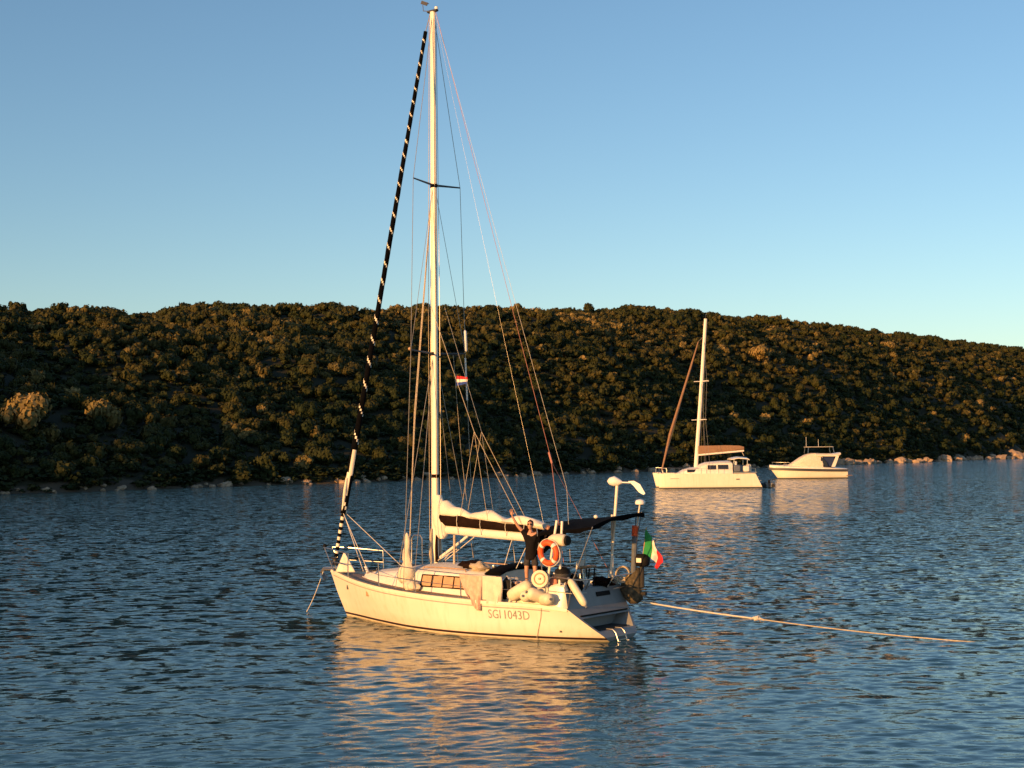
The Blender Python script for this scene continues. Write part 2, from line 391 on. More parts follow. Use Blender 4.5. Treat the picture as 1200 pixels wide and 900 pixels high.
def scatter():
    pts = []; g = np.random.default_rng(5)
    v = -150.0
    while v < 1150:
        dist = np.hypot(*to_world(40, v)); sp = 2.15 + dist * .0014
        if v < -70: sp *= 1.6
        u = 2.5
        while u < 150:
            a = u + g.uniform(-.5, .5) * sp; b = v + g.uniform(-.5, .5) * sp
            if g.uniform() < .94 and a > coast(b) + 1.2:
                size = sp * g.lognormal(-.06, .46)
                size *= .72 + .28 * min(1, (a + 4) / 16)
                pts.append((a, b, min(size, sp * 1.35)))
            u += sp
        v += sp
    return np.array(pts)

def build_woods():
    P = scatter(); print('SCATTER', len(P)); g = np.random.default_rng(9)
    U, Vv, S = P.T
    X, Y = to_world(U, Vv); Z = hill_z(U, Vv) - .25
    az = np.degrees(np.arctan2(X, Y)); dist = np.hypot(X, Y)
    # hue patches over the slope: green hollows, rust and ochre scrub
    pat = np.array([noise.noise(Vector((x * .022, y * .022, 3.3))) for x, y in zip(X, Y)])
    H = .34 + .28 * pat + g.normal(0, .11, len(P)) + np.clip((Z - 12) / 110, 0, .20)
    odd = g.uniform(size=len(P)); H = np.where(odd < .035, g.uniform(.75, .92, len(P)), H); H = np.clip(H, .04, .97)
    ok = (az > -33) & (az < 30)
    infr = (az > -20) & (az < 20)
    score = np.where(infr, S / dist, 0); order = np.argsort(-score); single = set(order[:278].tolist())
    hi = [crown_arrays(100 + i, 420, .105) for i in range(7)]; lo = [crown_arrays(200 + i, 150, .15) for i in range(9)]
    # -- the mass of the wood: one object
    Vs, Fs, Ts = [], [], []; k = 0
    for i in range(len(P)):
        if i in single or not ok[i]: continue
        v, f, t = lo[int(g.integers(len(lo)))]; a = g.uniform(0, 6.28); c, s = math.cos(a), math.sin(a)
        r = S[i] * .70; hz = r * g.uniform(.85, 1.45)
        w = np.stack([(v[:, 0] * c - v[:, 1] * s) * r + X[i], (v[:, 0] * s + v[:, 1] * c) * r + Y[i], v[:, 2] * hz + Z[i] - .1], -1)
        Vs.append(w); Fs.append(f + k); Ts.append(t + H[i]); k += len(v)
    low = [crown_arrays(400 + i, 55, .20) for i in range(5)]        # knee-high scrub filling the ground between the trees
    low = [(v[:220], f[:55], t[:220]) for v, f, t in low]
    for i in range(15000):
        u = g.uniform(.6, 150) if i % 4 else (g.uniform(.6, 40) if i % 8 else g.uniform(.3, 4)); vv = g.uniform(-130, 420) if i % 3 else g.uniform(-130, 1100); u += float(coast(np.array(vv))); x, y = to_world(u, vv); a_ = math.degrees(math.atan2(x, y))
        if not -30 < a_ < 28: continue
        v, f, t = low[i % 5]; a = g.uniform(0, 6.28); c, s = math.cos(a), math.sin(a); r = g.uniform(1.0, 2.3); hz = r * g.uniform(.35, .7); z = float(hill_z(np.array(u), np.array(vv)))
        Vs.append(np.stack([(v[:, 0] * c - v[:, 1] * s) * r + x, (v[:, 0] * s + v[:, 1] * c) * r + y, v[:, 2] * hz + z - .25], -1)); Fs.append(f + k); Ts.append(t + g.uniform(.1, .5)); k += len(v)
    o = mesh_np('hillside_scrub', np.concatenate(Vs), np.concatenate(Fs), [M['leaf']], attr=np.concatenate(Ts))
    tag(o, 'dense dark green and rust scrub covering the hill across the bay', 'scrub', kind='stuff')
    # -- the trees that show largest: each one a thing with trunk and crown
    protos = [mesh_np('crown', v, f, [M['leaf']], attr=t).data for v, f, t in hi]
    for ob in [o for o in COL.objects if o.name.startswith('crown')]: bpy.data.objects.remove(ob)
    tm = []
    for q in range(3):
        mb = MB(); b = (random.uniform(-.05, .05), random.uniform(-.05, .05))
        mb.tube([(0, 0, -.12), (b[0], b[1], .15), (b[0] * 2, b[1], .32), (0, b[1], .6)], [.055, .042, .034, .012], 7)
        for j in range(4):
            a = j * 1.6 + q; mb.tube([(b[0] * 1.6, b[1], .24 + .03 * j), (.18 * math.cos(a), .18 * math.sin(a), .45), (.36 * math.cos(a), .36 * math.sin(a), .62)], [.024, .016, .006], 5)
        t = mb.build('trunk', M['bark']); tm.append(t.data); bpy.data.objects.remove(t)
    def tree(x, y, z, r, hz, hue, label, group, mesh=None):
        e = empty('tree', (x, y, z), g.uniform(0, 6.28)); tag(e, label, 'tree', group)
        c = bpy.data.objects.new('crown', mesh or protos[int(g.integers(len(protos)))]); COL.objects.link(c); c.parent = e
        c.scale = (r, r, hz); c.location = (0, 0, -.05); c['hue'] = float(hue)
        t = bpy.data.objects.new('trunk', tm[int(g.integers(3))]); COL.objects.link(t); t.parent = e; t.scale = (r, r, hz)
        return e
    def lab(a, hue, u):
        where = ('on the shadowed slope left of the tall striped forestay' if a < -8 else
                 'on the slope behind the tall mast' if a < 2 else
                 'on the slope between the tall mast and the catamaran' if a < 8 else 'on the slope right of the catamaran mast')
        kind = 'dark green bushy tree' if hue < .35 else 'olive brown bushy tree' if hue < .62 else 'rust and ochre bushy tree'
        row = 'low ' if u < 14 else ''
        return row + kind + ' ' + where, kind + 's ' + where
    for i in order[:278]:
        l, gr = lab(az[i], H[i], U[i]); r = S[i] * .70
        tree(X[i], Y[i], Z[i], r, r * g.uniform(.85, 1.4), H[i], l, gr)
    # the few pale crowns; on the left two, sunlight is put into the colour
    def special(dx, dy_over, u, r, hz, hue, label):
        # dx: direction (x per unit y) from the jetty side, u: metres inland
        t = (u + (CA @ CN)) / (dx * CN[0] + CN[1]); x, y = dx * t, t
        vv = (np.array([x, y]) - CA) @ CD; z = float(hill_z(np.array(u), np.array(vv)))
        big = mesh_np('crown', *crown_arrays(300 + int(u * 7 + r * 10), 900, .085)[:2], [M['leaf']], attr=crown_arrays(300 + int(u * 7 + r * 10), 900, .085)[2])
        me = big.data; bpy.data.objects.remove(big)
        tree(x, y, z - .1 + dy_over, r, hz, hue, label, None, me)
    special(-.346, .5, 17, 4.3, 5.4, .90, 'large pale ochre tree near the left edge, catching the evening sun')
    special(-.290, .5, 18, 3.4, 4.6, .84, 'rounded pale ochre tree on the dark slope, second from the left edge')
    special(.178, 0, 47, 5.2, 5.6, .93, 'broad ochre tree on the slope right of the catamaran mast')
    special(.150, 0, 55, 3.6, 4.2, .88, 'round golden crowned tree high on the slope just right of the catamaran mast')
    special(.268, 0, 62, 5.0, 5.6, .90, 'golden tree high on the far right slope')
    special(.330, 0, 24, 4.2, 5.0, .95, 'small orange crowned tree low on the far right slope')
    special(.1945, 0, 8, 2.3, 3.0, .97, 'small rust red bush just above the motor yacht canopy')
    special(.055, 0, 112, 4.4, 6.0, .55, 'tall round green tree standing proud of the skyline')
build_woods()

# shore boulders: each its own object
def build_rocks():
    g = np.random.default_rng(21); protos = []
    for q in range(8):
        mb = MB(); n, m = 9, 6; rings = []
        for a in range(m + 1):
            t = math.pi * a / m
            ring = []
            for k in range(n):
                ph = 6.2832 * k / n; d = Vector((max(math.sin(t), .05) * math.cos(ph), max(math.sin(t), .05) * math.sin(ph), -math.cos(t)))
                s = 1 + .55 * noise.noise(d * 1.5 + Vector((q * 5.0, 1, 0))) + .2 * noise.noise(d * 4 + Vector((0, q * 3.0, 1)))
                ring.append((d.x * s, d.y * s * .85, d.z * s * .62))
            rings.append(ring)
        mb.loft(rings); o = mb.build('boulder', M['rock'], smooth=0); protos.append(o.data); bpy.data.objects.remove(o)
    v = -75.0; n = 0
    while v < 900 and n < 297:
        x, y = to_world(0, v); dist = math.hypot(x, y); a = math.degrees(math.atan2(x, y))
        right = min(max((a - 8) / 5, 0), 1)
        s = (.40 + .40 * g.random() ** 2) * (1 + 1.3 * right) * (1 + dist * .0006)
        for rep in range(2 if right < .5 else 2):
            vv = v + g.uniform(-1, 1); u = float(coast(np.array(vv))) + g.uniform(-1.2 - 1.6 * right, 1.0 - .4 * right)
            x, y = to_world(u, vv); z = max(float(hill_z(np.array(u), np.array(vv))), -.1)
            o = bpy.data.objects.new('boulder', protos[int(g.integers(8))]); COL.objects.link(o)
            k = s * g.uniform(.5, 1.35); o.location = (x, y, z + k * .22); o.scale = (k * g.uniform(.8, 1.5), k * g.uniform(.8, 1.3), k * g.uniform(.8, 1.3))
            o.rotation_euler = (g.uniform(-.3, .3), g.uniform(-.3, .3), g.uniform(0, 6.28)); n += 1
            wh = ('along the dark shore left of the big sailing yacht' if a < -8 else 'along the shore behind the big sailing yacht' if a < 2.5 else
                  'along the shore between the big yacht and the catamaran' if a < 9.5 else 'along the shore right of the motor yacht')
            tag(o, ('orange lit' if a > 9.5 else 'pale') + ' boulder at the water edge ' + wh, 'boulder', 'boulders ' + wh)
        v += (4.2 if a < 2.5 else 4.4 if a < 8 else 6.6) * g.uniform(.6, 1.5)
build_rocks()
#==YACHT==
# ------------------------------------------------------------------ the big sailing yacht (local axes: X to the bow, Y to port, Z up from the water)
YO = Vector((2.901, 36.630, 0.0)); YR = math.pi - R(38.5)
YM = Matrix.Translation(YO) @ Matrix.Rotation(YR, 4, 'Z')
def W(p): return YM @ Vector(p)
yacht = empty('sailing_yacht', YO, YR)
tag(yacht, 'large white sailing yacht with a tall mast and black awning, anchored in the foreground', 'sailboat')

bs = curve1([0, .06, .12, .3, .47, .62, .77, .9, .96, 1], [1.32, 1.46, 1.57, 1.83, 1.86, 1.62, 1.14, .54, .24, .03])
bwl = curve1([0, .1, .22, .42, .58, .78, .93, 1], [.50, .98, 1.36, 1.63, 1.48, .84, .26, .012])
shr = curve1([0, .06, .25, .47, .7, .85, 1], [.84, .90, .95, 1.02, 1.11, 1.20, 1.33])
dep = curve1([0, .2, .5, .8, 1], [.06, .35, .5, .4, .15])
def Xs(z): return float(np.interp(z, [-.4, 0, .12, .84], [.55, .20, .18, .92]))
def Xb(z): return float(np.interp(z, [-.5, 0, .7, 1.33], [9.3, 10.15, 10.55, 10.84]))
def hy(t, z):
    s = shr(t)
    if z >= 0: return bwl(t) + (bs(t) - bwl(t)) * min(z / s, 1) ** .72
    return bwl(t) * math.sqrt(max(0, 1 - (z / dep(t)) ** 2))
def hp(t, z): return Vector((Xs(z) + (Xb(z) - Xs(z)) * t, hy(t, z), z))
def hX(X, z):            # half beam at a given X and height
    t = (X - Xs(z)) / (Xb(z) - Xs(z)); return hy(min(max(t, 0), 1), z)

NT = 64; TS = [i / NT for i in range(NT + 1)]
FR = [1, .94, .85, .72, .58, .45, .32, .2, .1, .03, 0]; FB = [.35, .65, .88, .98]
def hull_side(sg, mb, mi_fn):
    g = []
    for t in TS:
        s, d = shr(t), dep(t); zs = [s * q for q in FR] + [-d * q for q in FB]
        g.append([(p.x, p.y * sg, p.z) for p in (hp(t, z) for z in zs)] + [(hp(t, -d * .999).x, 0, -d)])
    n = len(g[0]); base = len(mb.v); mb.v += [p for r in g for p in r]
    for a in range(NT):
        for i in range(n - 1):
            q = (base + a * n + i, base + a * n + i + 1, base + (a + 1) * n + i + 1, base + (a + 1) * n + i)
            mb.f.append(q if sg > 0 else q[::-1]); mb.mi.append(mi_fn(i))
h = MB()
for sg in (1, -1): hull_side(sg, h, lambda i: 1 if i >= 9 else 0)
hull = h.build('hull', [M['gel'], M['anti']], yacht, smooth=35)
def strip(name, z0, z1, off, m, t0=0.0, t1=1.0, rel=False, sides=(1, -1), nt=80):
    for sg in sides:
        mb = MB(); rr = []
        for i in range(nt + 1):
            t = t0 + (t1 - t0) * i / nt; row = []
            for z in (z0, z1):
                zz = z + (shr(t) if rel else 0); p = hp(t, zz); row.append((p.x + (off if t > .99 else 0), (p.y + off) * sg, zz))
            rr.append(row)
        mb.loft(rr, closed=False, cap=False, flip=sg < 0); mb.build(name, m, hull)
strip('boot_stripe', .055, .115, .006, M['boot'])
strip('rubbing_line', -.135, -.105, .006, M['rubline'], .06, .985, rel=True)
# small hawse openings in the topsides and a drain
for X, z, w_, c in ((9.56, .93, .10, 'hawsehole'), (8.15, .86, .12, 'hawsehole'), (1.25, .26, .07, 'drain_outlet')):
    y = hX(X, z); mb = MB(); ang = math.atan2(hX(X - .15, z) - hX(X + .15, z), .3)
    mb.box((X, y + .006, z), (w_, .02, .15 if w_ > .08 else .05), (0, 0, -ang), bev=.012); mb.build(c, M['wiredark'] if X > 9 or X < 2 else M['tan'], hull)
# registration letters laid on the port topside
def hull_text(txt, Xl, Xr, z0, z1):
    cu = bpy.data.curves.new('registration', 'FONT'); cu.body = txt; cu.size = 1; cu.resolution_u = 3
    to = bpy.data.objects.new('registration', cu); COL.objects.link(to); dg = bpy.context.evaluated_depsgraph_get(); dg.update()
    me = bpy.data.meshes.new_from_object(to.evaluated_get(dg)); bpy.data.objects.remove(to)
    xs = [v.co.x for v in me.vertices]; ys = [v.co.y for v in me.vertices]; x0, x1, y0, y1 = min(xs), max(xs), min(ys), max(ys)
    for v in me.vertices:
        X = Xl + (Xr - Xl) * (v.co.x - x0) / (x1 - x0); z = z0 + (z1 - z0) * (v.co.y - y0) / (y1 - y0)
        v.co = (X, hX(X, z) + .008, z)
    me.materials.clear(); me.materials.append(M['letter'])
    o = bpy.data.objects.new('registration', me); COL.objects.link(o); o.parent = hull
hull_text('SGI', 3.22, 2.86, .53, .76); hull_text('1043D', 2.74, 2.03, .53, .76)

# ---- deck
def sheer_at(X): return shr((X - Xs(.9)) / (Xb(1.1) - Xs(.9)))
def half_at(X):
    z = sheer_at(X); return hX(min(X, 10.8), z - .001)
dk = MB(); rr = []
for i in range(44):
    X = 3.45 + (10.72 - 3.45) * i / 43; b = max(half_at(X) - .05, .03); z = sheer_at(X) - .035
    rr.append([(X, b * q, z + .07 * (1 - q * q) * min(1, b)) for q in np.linspace(-1, 1, 13)])
dk.loft(rr, closed=False, cap=False, flip=True)
for sg in (1, -1):
    rr = []
    for i in range(16):
        X = .97 + (3.45 - .97) * i / 15; b = half_at(X) - .05; z = sheer_at(X) - .035
        rr.append([(X, sg * min(1.18, b - .10), z + .012), (X, sg * b, z)])
    dk.loft(rr, closed=False, cap=False, flip=sg > 0)
deck = dk.build('deck', M['teak'], yacht)
for sg in (1, -1):      # white gunwale with the toe rail on it
    mb = MB(); rr = []
    for i in range(60):
        X = .94 + (10.80 - .94) * i / 59; b = half_at(X); z = sheer_at(X)
        rr.append([(X, sg * (b + .012), z - .05), (X, sg * (b + .012), z + .03), (X, sg * max(b - .06, .004), z + .03), (X, sg * max(b - .06, .004), z - .05)])
    mb.loft(rr, flip=sg > 0).build('gunwale', M['gel'], yacht)
    mb = MB(); mb.tube([(X, sg * max(half_at(X) - .02, .01), sheer_at(X) + .045) for X in np.linspace(3.2, 10.7, 40)], .016, 6); mb.build('toe_rail', M['steel'], yacht)

# ---- cockpit and open stern
ck = MB()
for sg in (1, -1):
    prof = [(0, .52), (.42, .52), (.43, .84), (.92, .86), (1.0, 1.26), (1.17, 1.28), (1.20, 1.0), (1.20, .90)]
    rr = [[(X, sg * y * min(1, (half_at(X) - .10) / 1.20), z) for y, z in prof] for X in (1.25, 1.6, 2.4, 3.2, 3.6)]
    ck.loft(rr, closed=False, cap=False, flip=sg > 0, mi=0)
cockpit = ck.build('cockpit', [M['grey']], yacht, smooth=30)
# transom: raked panel with a dark step recess above the waterline
tr = MB()
def tw(z): return hy(0, z) if z <= .84 else 1.31 - .16 * (z - .84)
def tx(z): return Xs(z) - .004 if z <= .84 else .92 + .30 * (z - .84)
def trow(z, q=1.0, dx=0.0): return [(tx(z) + dx, tw(z) * q * y, z) for y in np.linspace(-1, 1, 9)]
tr.loft([trow(z) for z in (1.30, 1.1, .84, .70, .60)], closed=False, cap=False)
tr.loft([trow(z) for z in (.27, .2, .12, .05, -.04, -.10)], closed=False, cap=False)
for sg in (1, -1): tr.loft([[(tx(z), sg * tw(z), z), (tx(z), sg * (tw(z) - .09), z)] for z in (.60, .5, .4, .27)], closed=False, cap=False, flip=sg < 0)
zs_ = (.60, .5, .4, .27); fr_ = [[(tx(z), y * (tw(z) - .09), z) for y in (-1, 1)] for z in zs_]
bk = [[(1.02, y * (tw(z) - .09), z) for y in (-1, 1)] for z in (.60, .27)]
tr.add([fr_[0][0], fr_[0][1], bk[0][1], bk[0][0]], [(0, 1, 2, 3)]); tr.add([fr_[3][0], fr_[3][1], bk[1][1], bk[1][0]], [(3, 2, 1, 0)]); tr.add([bk[0][0], bk[0][1], bk[1][1], bk[1][0]], [(0, 1, 2, 3)])
for k in (0, 1): tr.add([r[k] for r in fr_] + [bk[1][k], bk[0][k]], [tuple(range(6))])
tr.loft([[(1.06, 1.24 * y, 1.301) for y in (-1, 1)], [(1.25, 1.20 * y, 1.301) for y in (-1, 1)]], closed=False, cap=False)
tr.loft([[(1.25, 1.20 * y, 1.30) for y in (-1, 1)], [(1.25, 1.20 * y, .5) for y in (-1, 1)]], closed=False, cap=False)
transom = tr.build('transom', M['grey'], yacht, smooth=25)
mb = MB(); mb.box((.99, -.35, 1.12), (.03, .62, .12), (0, R(17), 0), bev=.01); mb.build('locker_slot', M['black'], transom)
mb = MB(); mb.box((.70, 0, .292), (.50, 1.35, .03), bev=.01); mb.build('step_pad', M['rubber'], transom)
mb = MB(); mb.tube([(tx(.66) - .02, y, .665) for y in np.linspace(-1.05, 1.05, 9)], .022, 6); mb.build('step_moulding', M['black'], transom)
for y, nm in ((.68, 'cushion'), (-.68, 'cushion')):
    mb = MB(); mb.box((2.2, y, .89), (2.2, .44, .07), bev=.02); mb.build(nm, M['bluegrey'], cockpit)
# raised coaming wings that end in a sloping white panel
for sg in (1, -1):
    rr = []
    for X, zt in ((3.55, 1.34), (2.6, 1.32), (1.8, 1.34), (1.3, 1.48), (1.10, 1.44), (1.0, 1.10), (.95, .92)):
        zb = sheer_at(max(X, .8)) - .04
        o_ = min(1.40, half_at(X) - .02) - 1.40; rr.append([(X, sg * (1.40 + o_), zb), (X, sg * (1.30 + o_), max(zt - .05, zb + .01)), (X, sg * (1.24 + o_), max(zt, zb + .02)), (X, sg * (1.16 + o_), max(zt, zb + .02)), (X, sg * (1.13 + o_), zb)])
    MB().loft(rr, flip=sg < 0).build('coaming', M['gel'], yacht, smooth=30)
# steps, helm
mb = MB(); mb.tube([(1.95, 0, .52), (1.95, 0, 1.25)], [.11, .08], 10); mb.box((1.95, 0, 1.34), (.22, .26, .2), bev=.04)
ped = mb.build('binnacle', M['white'], yacht)
mb = MB(); mw = Matrix.Rotation(R(78), 4, 'Y'); mb.torus((1.78, 0, 1.22), .42, .014, 28, 6, mw)
for k in range(5):
    a = 6.2832 * k / 5; mb.tube([(1.80, 0, 1.22), Vector((1.78, 0, 1.22)) + mw @ Vector((.42 * math.cos(a), .42 * math.sin(a), 0))], .008, 5)
mb.build('steering_wheel', M['steel'], ped)
# boarding ladder hanging from the stern
mb = MB()
for y in (.34, -.06): mb.tube([(.42, y, .30), (.22, y, .30), (.13, y, .22), (.02, y, -.06)], .017, 7)
for q in (.3, .65, .95): mb.tube([(.13 - .11 * q, .34, .22 - .28 * q), (.13 - .11 * q, -.06, .22 - .28 * q)], .014, 6)
lad = mb.build('boarding_ladder', M['steel'], yacht)
for y in (.34, -.06):
    mb = MB(); mb.ell((.01, y, -.03), .05, 8, 6); mb.build('ladder_foot', M['white'], lad)

# ---- coachroof with its window
cr = MB(); rr = []
for X, hb, ht, ze, zc in ((3.5, 1.17, 1.04, 1.56, 1.66), (4.4, 1.19, 1.05, 1.60, 1.72), (5.4, 1.18, 1.02, 1.60, 1.75), (6.3, 1.12, .95, 1.57, 1.74), (7.1, .98, .80, 1.49, 1.64), (8.0, .76, .58, 1.41, 1.52), (8.8, .48, .34, 1.34, 1.42), (9.3, .22, .12, 1.27, 1.31)):
    zb = sheer_at(X) - .05
    side = [(hb, zb), (hb - .01, zb + .08), (ht + .03, ze - .06), (ht - .03, ze)] + [(ht * q, zc - (zc - ze) * q * q) for q in (.8, .55, .28)]
    rr.append([(X, y, z) for y, z in side] + [(X, 0, zc)] + [(X, -y, z) for y, z in side[::-1]])
cr.loft(rr, closed=True, cap=True)
roof = cr.build('coachroof', M['gel2'], yacht, smooth=35)
mb = MB()      # nonskid top
rr = [[(X, ht * q, zc - (zc - ze) * q * q + .006) for q in np.linspace(-.78, .78, 9)] for X, ht, ze, zc in ((4.5, 1.05, 1.60, 1.722), (5.4, 1.02, 1.60, 1.75), (6.3, .95, 1.57, 1.74), (7.1, .80, 1.49, 1.64), (8.0, .58, 1.41, 1.52), (8.7, .37, 1.35, 1.435))]
mb.loft(rr, closed=False, cap=False, flip=True).build('roof_panel', M['nonskid'], roof)
for sg in (1, -1):
    def side(X, z):
        hb, ht, ze = np.interp(X, [3.5, 4.4, 5.4, 6.3, 7.1], [1.17, 1.19, 1.18, 1.12, .98]), np.interp(X, [3.5, 4.4, 5.4, 6.3, 7.1], [1.04, 1.05, 1.02, .95, .80]), np.interp(X, [3.5, 4.4, 5.4, 6.3, 7.1], [1.56, 1.6, 1.6, 1.57, 1.49])
        zb = sheer_at(X) + .03; q = (z - zb) / (ze - .06 - zb); return sg * (hb - .01 + (ht + .03 - hb + .01) * q)
    fr = MB(); x0, x1, z0, z1 = 4.50, 6.16, 1.17, 1.475
    for a, b in (((x0, z0), (x1, z0)), ((x0, z1), (x1, z1)), ((x0, z0), (x0, z1)), ((x1, z0), (x1, z1)), ((4.92, z0), (4.92, z1)), ((5.33, z0), (5.33, z1)), ((5.75, z0), (5.75, z1))):
        fr.tube([(a[0], side(*a) + sg * .012, a[1]), (b[0], side(*b) + sg * .012, b[1])], .020, 6)
    w_ = fr.build('window', M['maroon'], roof)
    for a, b in ((4.52, 4.90), (4.94, 5.31), (5.35, 5.73), (5.77, 6.14)):
        p = MB(); p.add([(X, side(X, z) + sg * .010, z) for X, z in ((a, z0), (b, z0), (b, z1), (a, z1))], [(0, 1, 2, 3) if sg < 0 else (3, 2, 1, 0)]); p.build('pane', M['tanpane'], w_)
# hatches, grab rails, winches
for X, s in ((7.5, .5), (8.9, .42), (5.2, .4)):
    zc = float(np.interp(X, [5.2, 7.5, 8.9], [1.75, 1.60, 1.42])); mb = MB(); mb.box((X, 0, zc), (s, s, .05), (0, R(6), 0), bev=.02); mb.build('deck_hatch', M['window'], roof)
for sg in (1, -1):
    mb = MB(); mb.tube([(4.6, sg * .98, 1.60), (4.65, sg * .97, 1.68), (5.6, sg * .95, 1.70), (6.2, sg * .90, 1.68), (6.25, sg * .9, 1.60)], .016, 6); mb.build('grab_rail', M['tan'], roof)
    mb = MB(); mb.lathe([(.09, 0), (.09, .03), (.06, .08), (.075, .15), (.07, .17)], 14, Matrix.Translation((3.9, sg * .62, 1.64))); mb.build('winch', M['steel'], roof)
    mb = MB(); mb.lathe([(.10, 0), (.10, .03), (.07, .10), (.085, .19), (.08, .21)], 14, Matrix.Translation((2.3, sg * 1.19, 1.31))); mb.build('winch', M['steel'], yacht)
# folded sprayhood across the front of the cockpit
mb = MB(); rr = []
for i in range(15):
    q = -1 + 2 * i / 14; y = 1.02 * q; z = 1.74 - .14 * q * q; X = 3.62 + .1 * (1 - q * q); rr.append([(X + .30 * math.cos(a) * (1 + .2 * noise.noise(Vector((q * 3, a, 0)))), y, z + .075 * math.sin(a) * (1 + .35 * noise.noise(Vector((q * 4, a, 2))))) for a in (6.2832 * k / 10 for k in range(10))])
mb.loft(rr).build('sprayhood', M['navy'], yacht, smooth=60)

# ---- mast, spreaders, rigging
mb = MB(); ring = lambda X, z, q: [(X + .115 * q * math.cos(a), .078 * q * math.sin(a), z) for a in (6.2832 * k / 16 for k in range(16))]
mb.loft([ring(6.58, 1.62, 1.06), ring(6.575, 3.0, 1.06), ring(6.55, 7.7, 1.0), ring(6.53, 12.6, .95), ring(6.52, 16.5, .86), ring(6.52, 17.72, .80)])
mast = mb.build('mast', M['alu'], yacht, smooth=50)
mb = MB(); mb.box((6.52, 0, 17.74), (.38, .12, .07), bev=.02); mb.build('masthead_fitting', M['wiredark'], mast)
mb = MB(); mb.tube([(6.60, 0, 17.75), (6.84, .05, 17.8), (6.86, .05, 17.98)], .012, 6); mb.box((6.80, .05, 18.02), (.26, .02, .10), (0, R(-25), 0)); mb.tube([(6.62, .05, 17.97), (6.9, .05, 18.02)], .012, 5); mb.build('wind_vane', M['wiredark'], mast)
mb = MB(); mb.tube([(6.42, -.05, 17.76), (6.42, -.05, 17.86)], .05, 8); mb.build('masthead_light', M['white'], mast)
for z, s, X, sw in ((12.62, 1.02, 6.52, .12), (7.72, 1.18, 6.55, .16)):
    for sg in (1, -1):
        mb = MB(); mb.tube([(X, sg * .06, z), (X - sw, sg * s, z + .05)], [.035, .022], 8, sq=(1.0, .5)); mb.build('spreader', M['wiredark'], mast)
mb = MB(); mb.ell((6.42, 1.19, 7.80), .05, 8, 6); mb.build('spreader_light', M['tan'], mast)
for z in (12.6, 7.72, 4.2): # bands where fittings sit
    mb = MB(); mb.loft([ring(6.565 if z < 9 else 6.53, z - .05, 1.07), ring(6.565 if z < 9 else 6.53, z + .05, 1.07)]); mb.build('spreader_bracket', M['maroon'], mast)
CH = {1: (6.40, 1.55, 1.0), -1: (6.40, -1.55, 1.0)}
for sg in (1, -1):
    a, b, c = (6.50, sg * .04, 17.6), (6.40, sg * 1.02, 12.67), (6.39, sg * 1.18, 7.77)
    wire('shroud', [a, b, c, CH[sg]], .0085, M['wire'], mast)
    wire('shroud', [(6.52, sg * .06, 12.5), c], .007, M['wire'], mast)
    wire('shroud', [(6.55, sg * .06, 7.6), (6.15, sg * 1.42, 1.0)], .008, M['wire'], mast)
    wire('shroud', [(6.57, sg * .06, 7.6), (6.85, sg * 1.40, 1.05)], .008, M['wire'], mast)
wire('inner_forestay', [(6.62, 0, 12.4), (6.85, .55, 6.0), (6.80, .9, 1.3)], .014, M['rope'], mast)
wire('halyard', [(6.62, .03, 12.0), (6.95, .42, 5.8), (6.82, .85, 2.0)], .012, M['rope'], mast)
for i, (x, y) in enumerate(((6.72, .06), (6.73, -.05), (6.44, .07), (6.42, -.09))):
    wire('halyard', [(6.52 + (x - 6.55) * .6, y * .7, 17.5), (x, y, 9.0), (x + .02, y, 1.75)], .008, M['wire'] if i % 2 else M['rope'], mast, 5)
for k in range(5): # halyard bundles tied off at the foot
    mb = MB(); a = k * 1.3; mb.tube([(6.58 + .14 * math.cos(a), .12 * math.sin(a), 2.6 + .1 * k), (6.6 + .16 * math.cos(a), .16 * math.sin(a), 2.2), (6.6 + .17 * math.cos(a + .3), .2 * math.sin(a), 1.75)], [.02, .045, .05], 6); mb.build('coiled_halyard', M['rope'] if k % 2 else M['maroon'], mast)
# backstays: one straight stay, one faded red that splits into a bridle
wire('backstay', [(6.42, 0, 17.66), (1.62, .35, 3.9), (1.1, .9, 1.3)], .0042, M['ropew'], mast)
wire('backstay', [(6.40, 0, 17.7), (2.41, 0, 4.73)], .006, M['redrope'], mast)
mb = MB(); mb.tube([(2.46, 0, 4.85), (2.36, 0, 4.55)], .03, 7); mb.build('bridle_block', M['redrope'], mast)
for sg in (1, -1): wire('backstay_bridle', [(2.38, 0, 4.6), (1.1, sg * 1.10, 1.3)], .008, M['redrope'], mast)
# radar reflector tube on the starboard shroud, and flag halyard
mb = MB(); mb.lathe([(.012, -.32), (.045, -.28), (.045, .28), (.012, .32)], 10, Matrix.Translation((6.36, -1.16, 8.15)) @ Matrix.Rotation(R(-4), 4, 'X')); mb.build('radar_reflector', M['white'], mast)
mb = MB(); mb.tube([(6.39, -1.18, 7.65), (6.39, -1.25, 6.4)], .026, 6); mb.build('shroud_cover', M['flagwhite'], mast)
wire('flag_halyard', [(6.46, -.72, 7.72), (6.32, -.85, 5.0), (6.2, -1.35, 1.05)], .006, M['rope'], mast, 5)

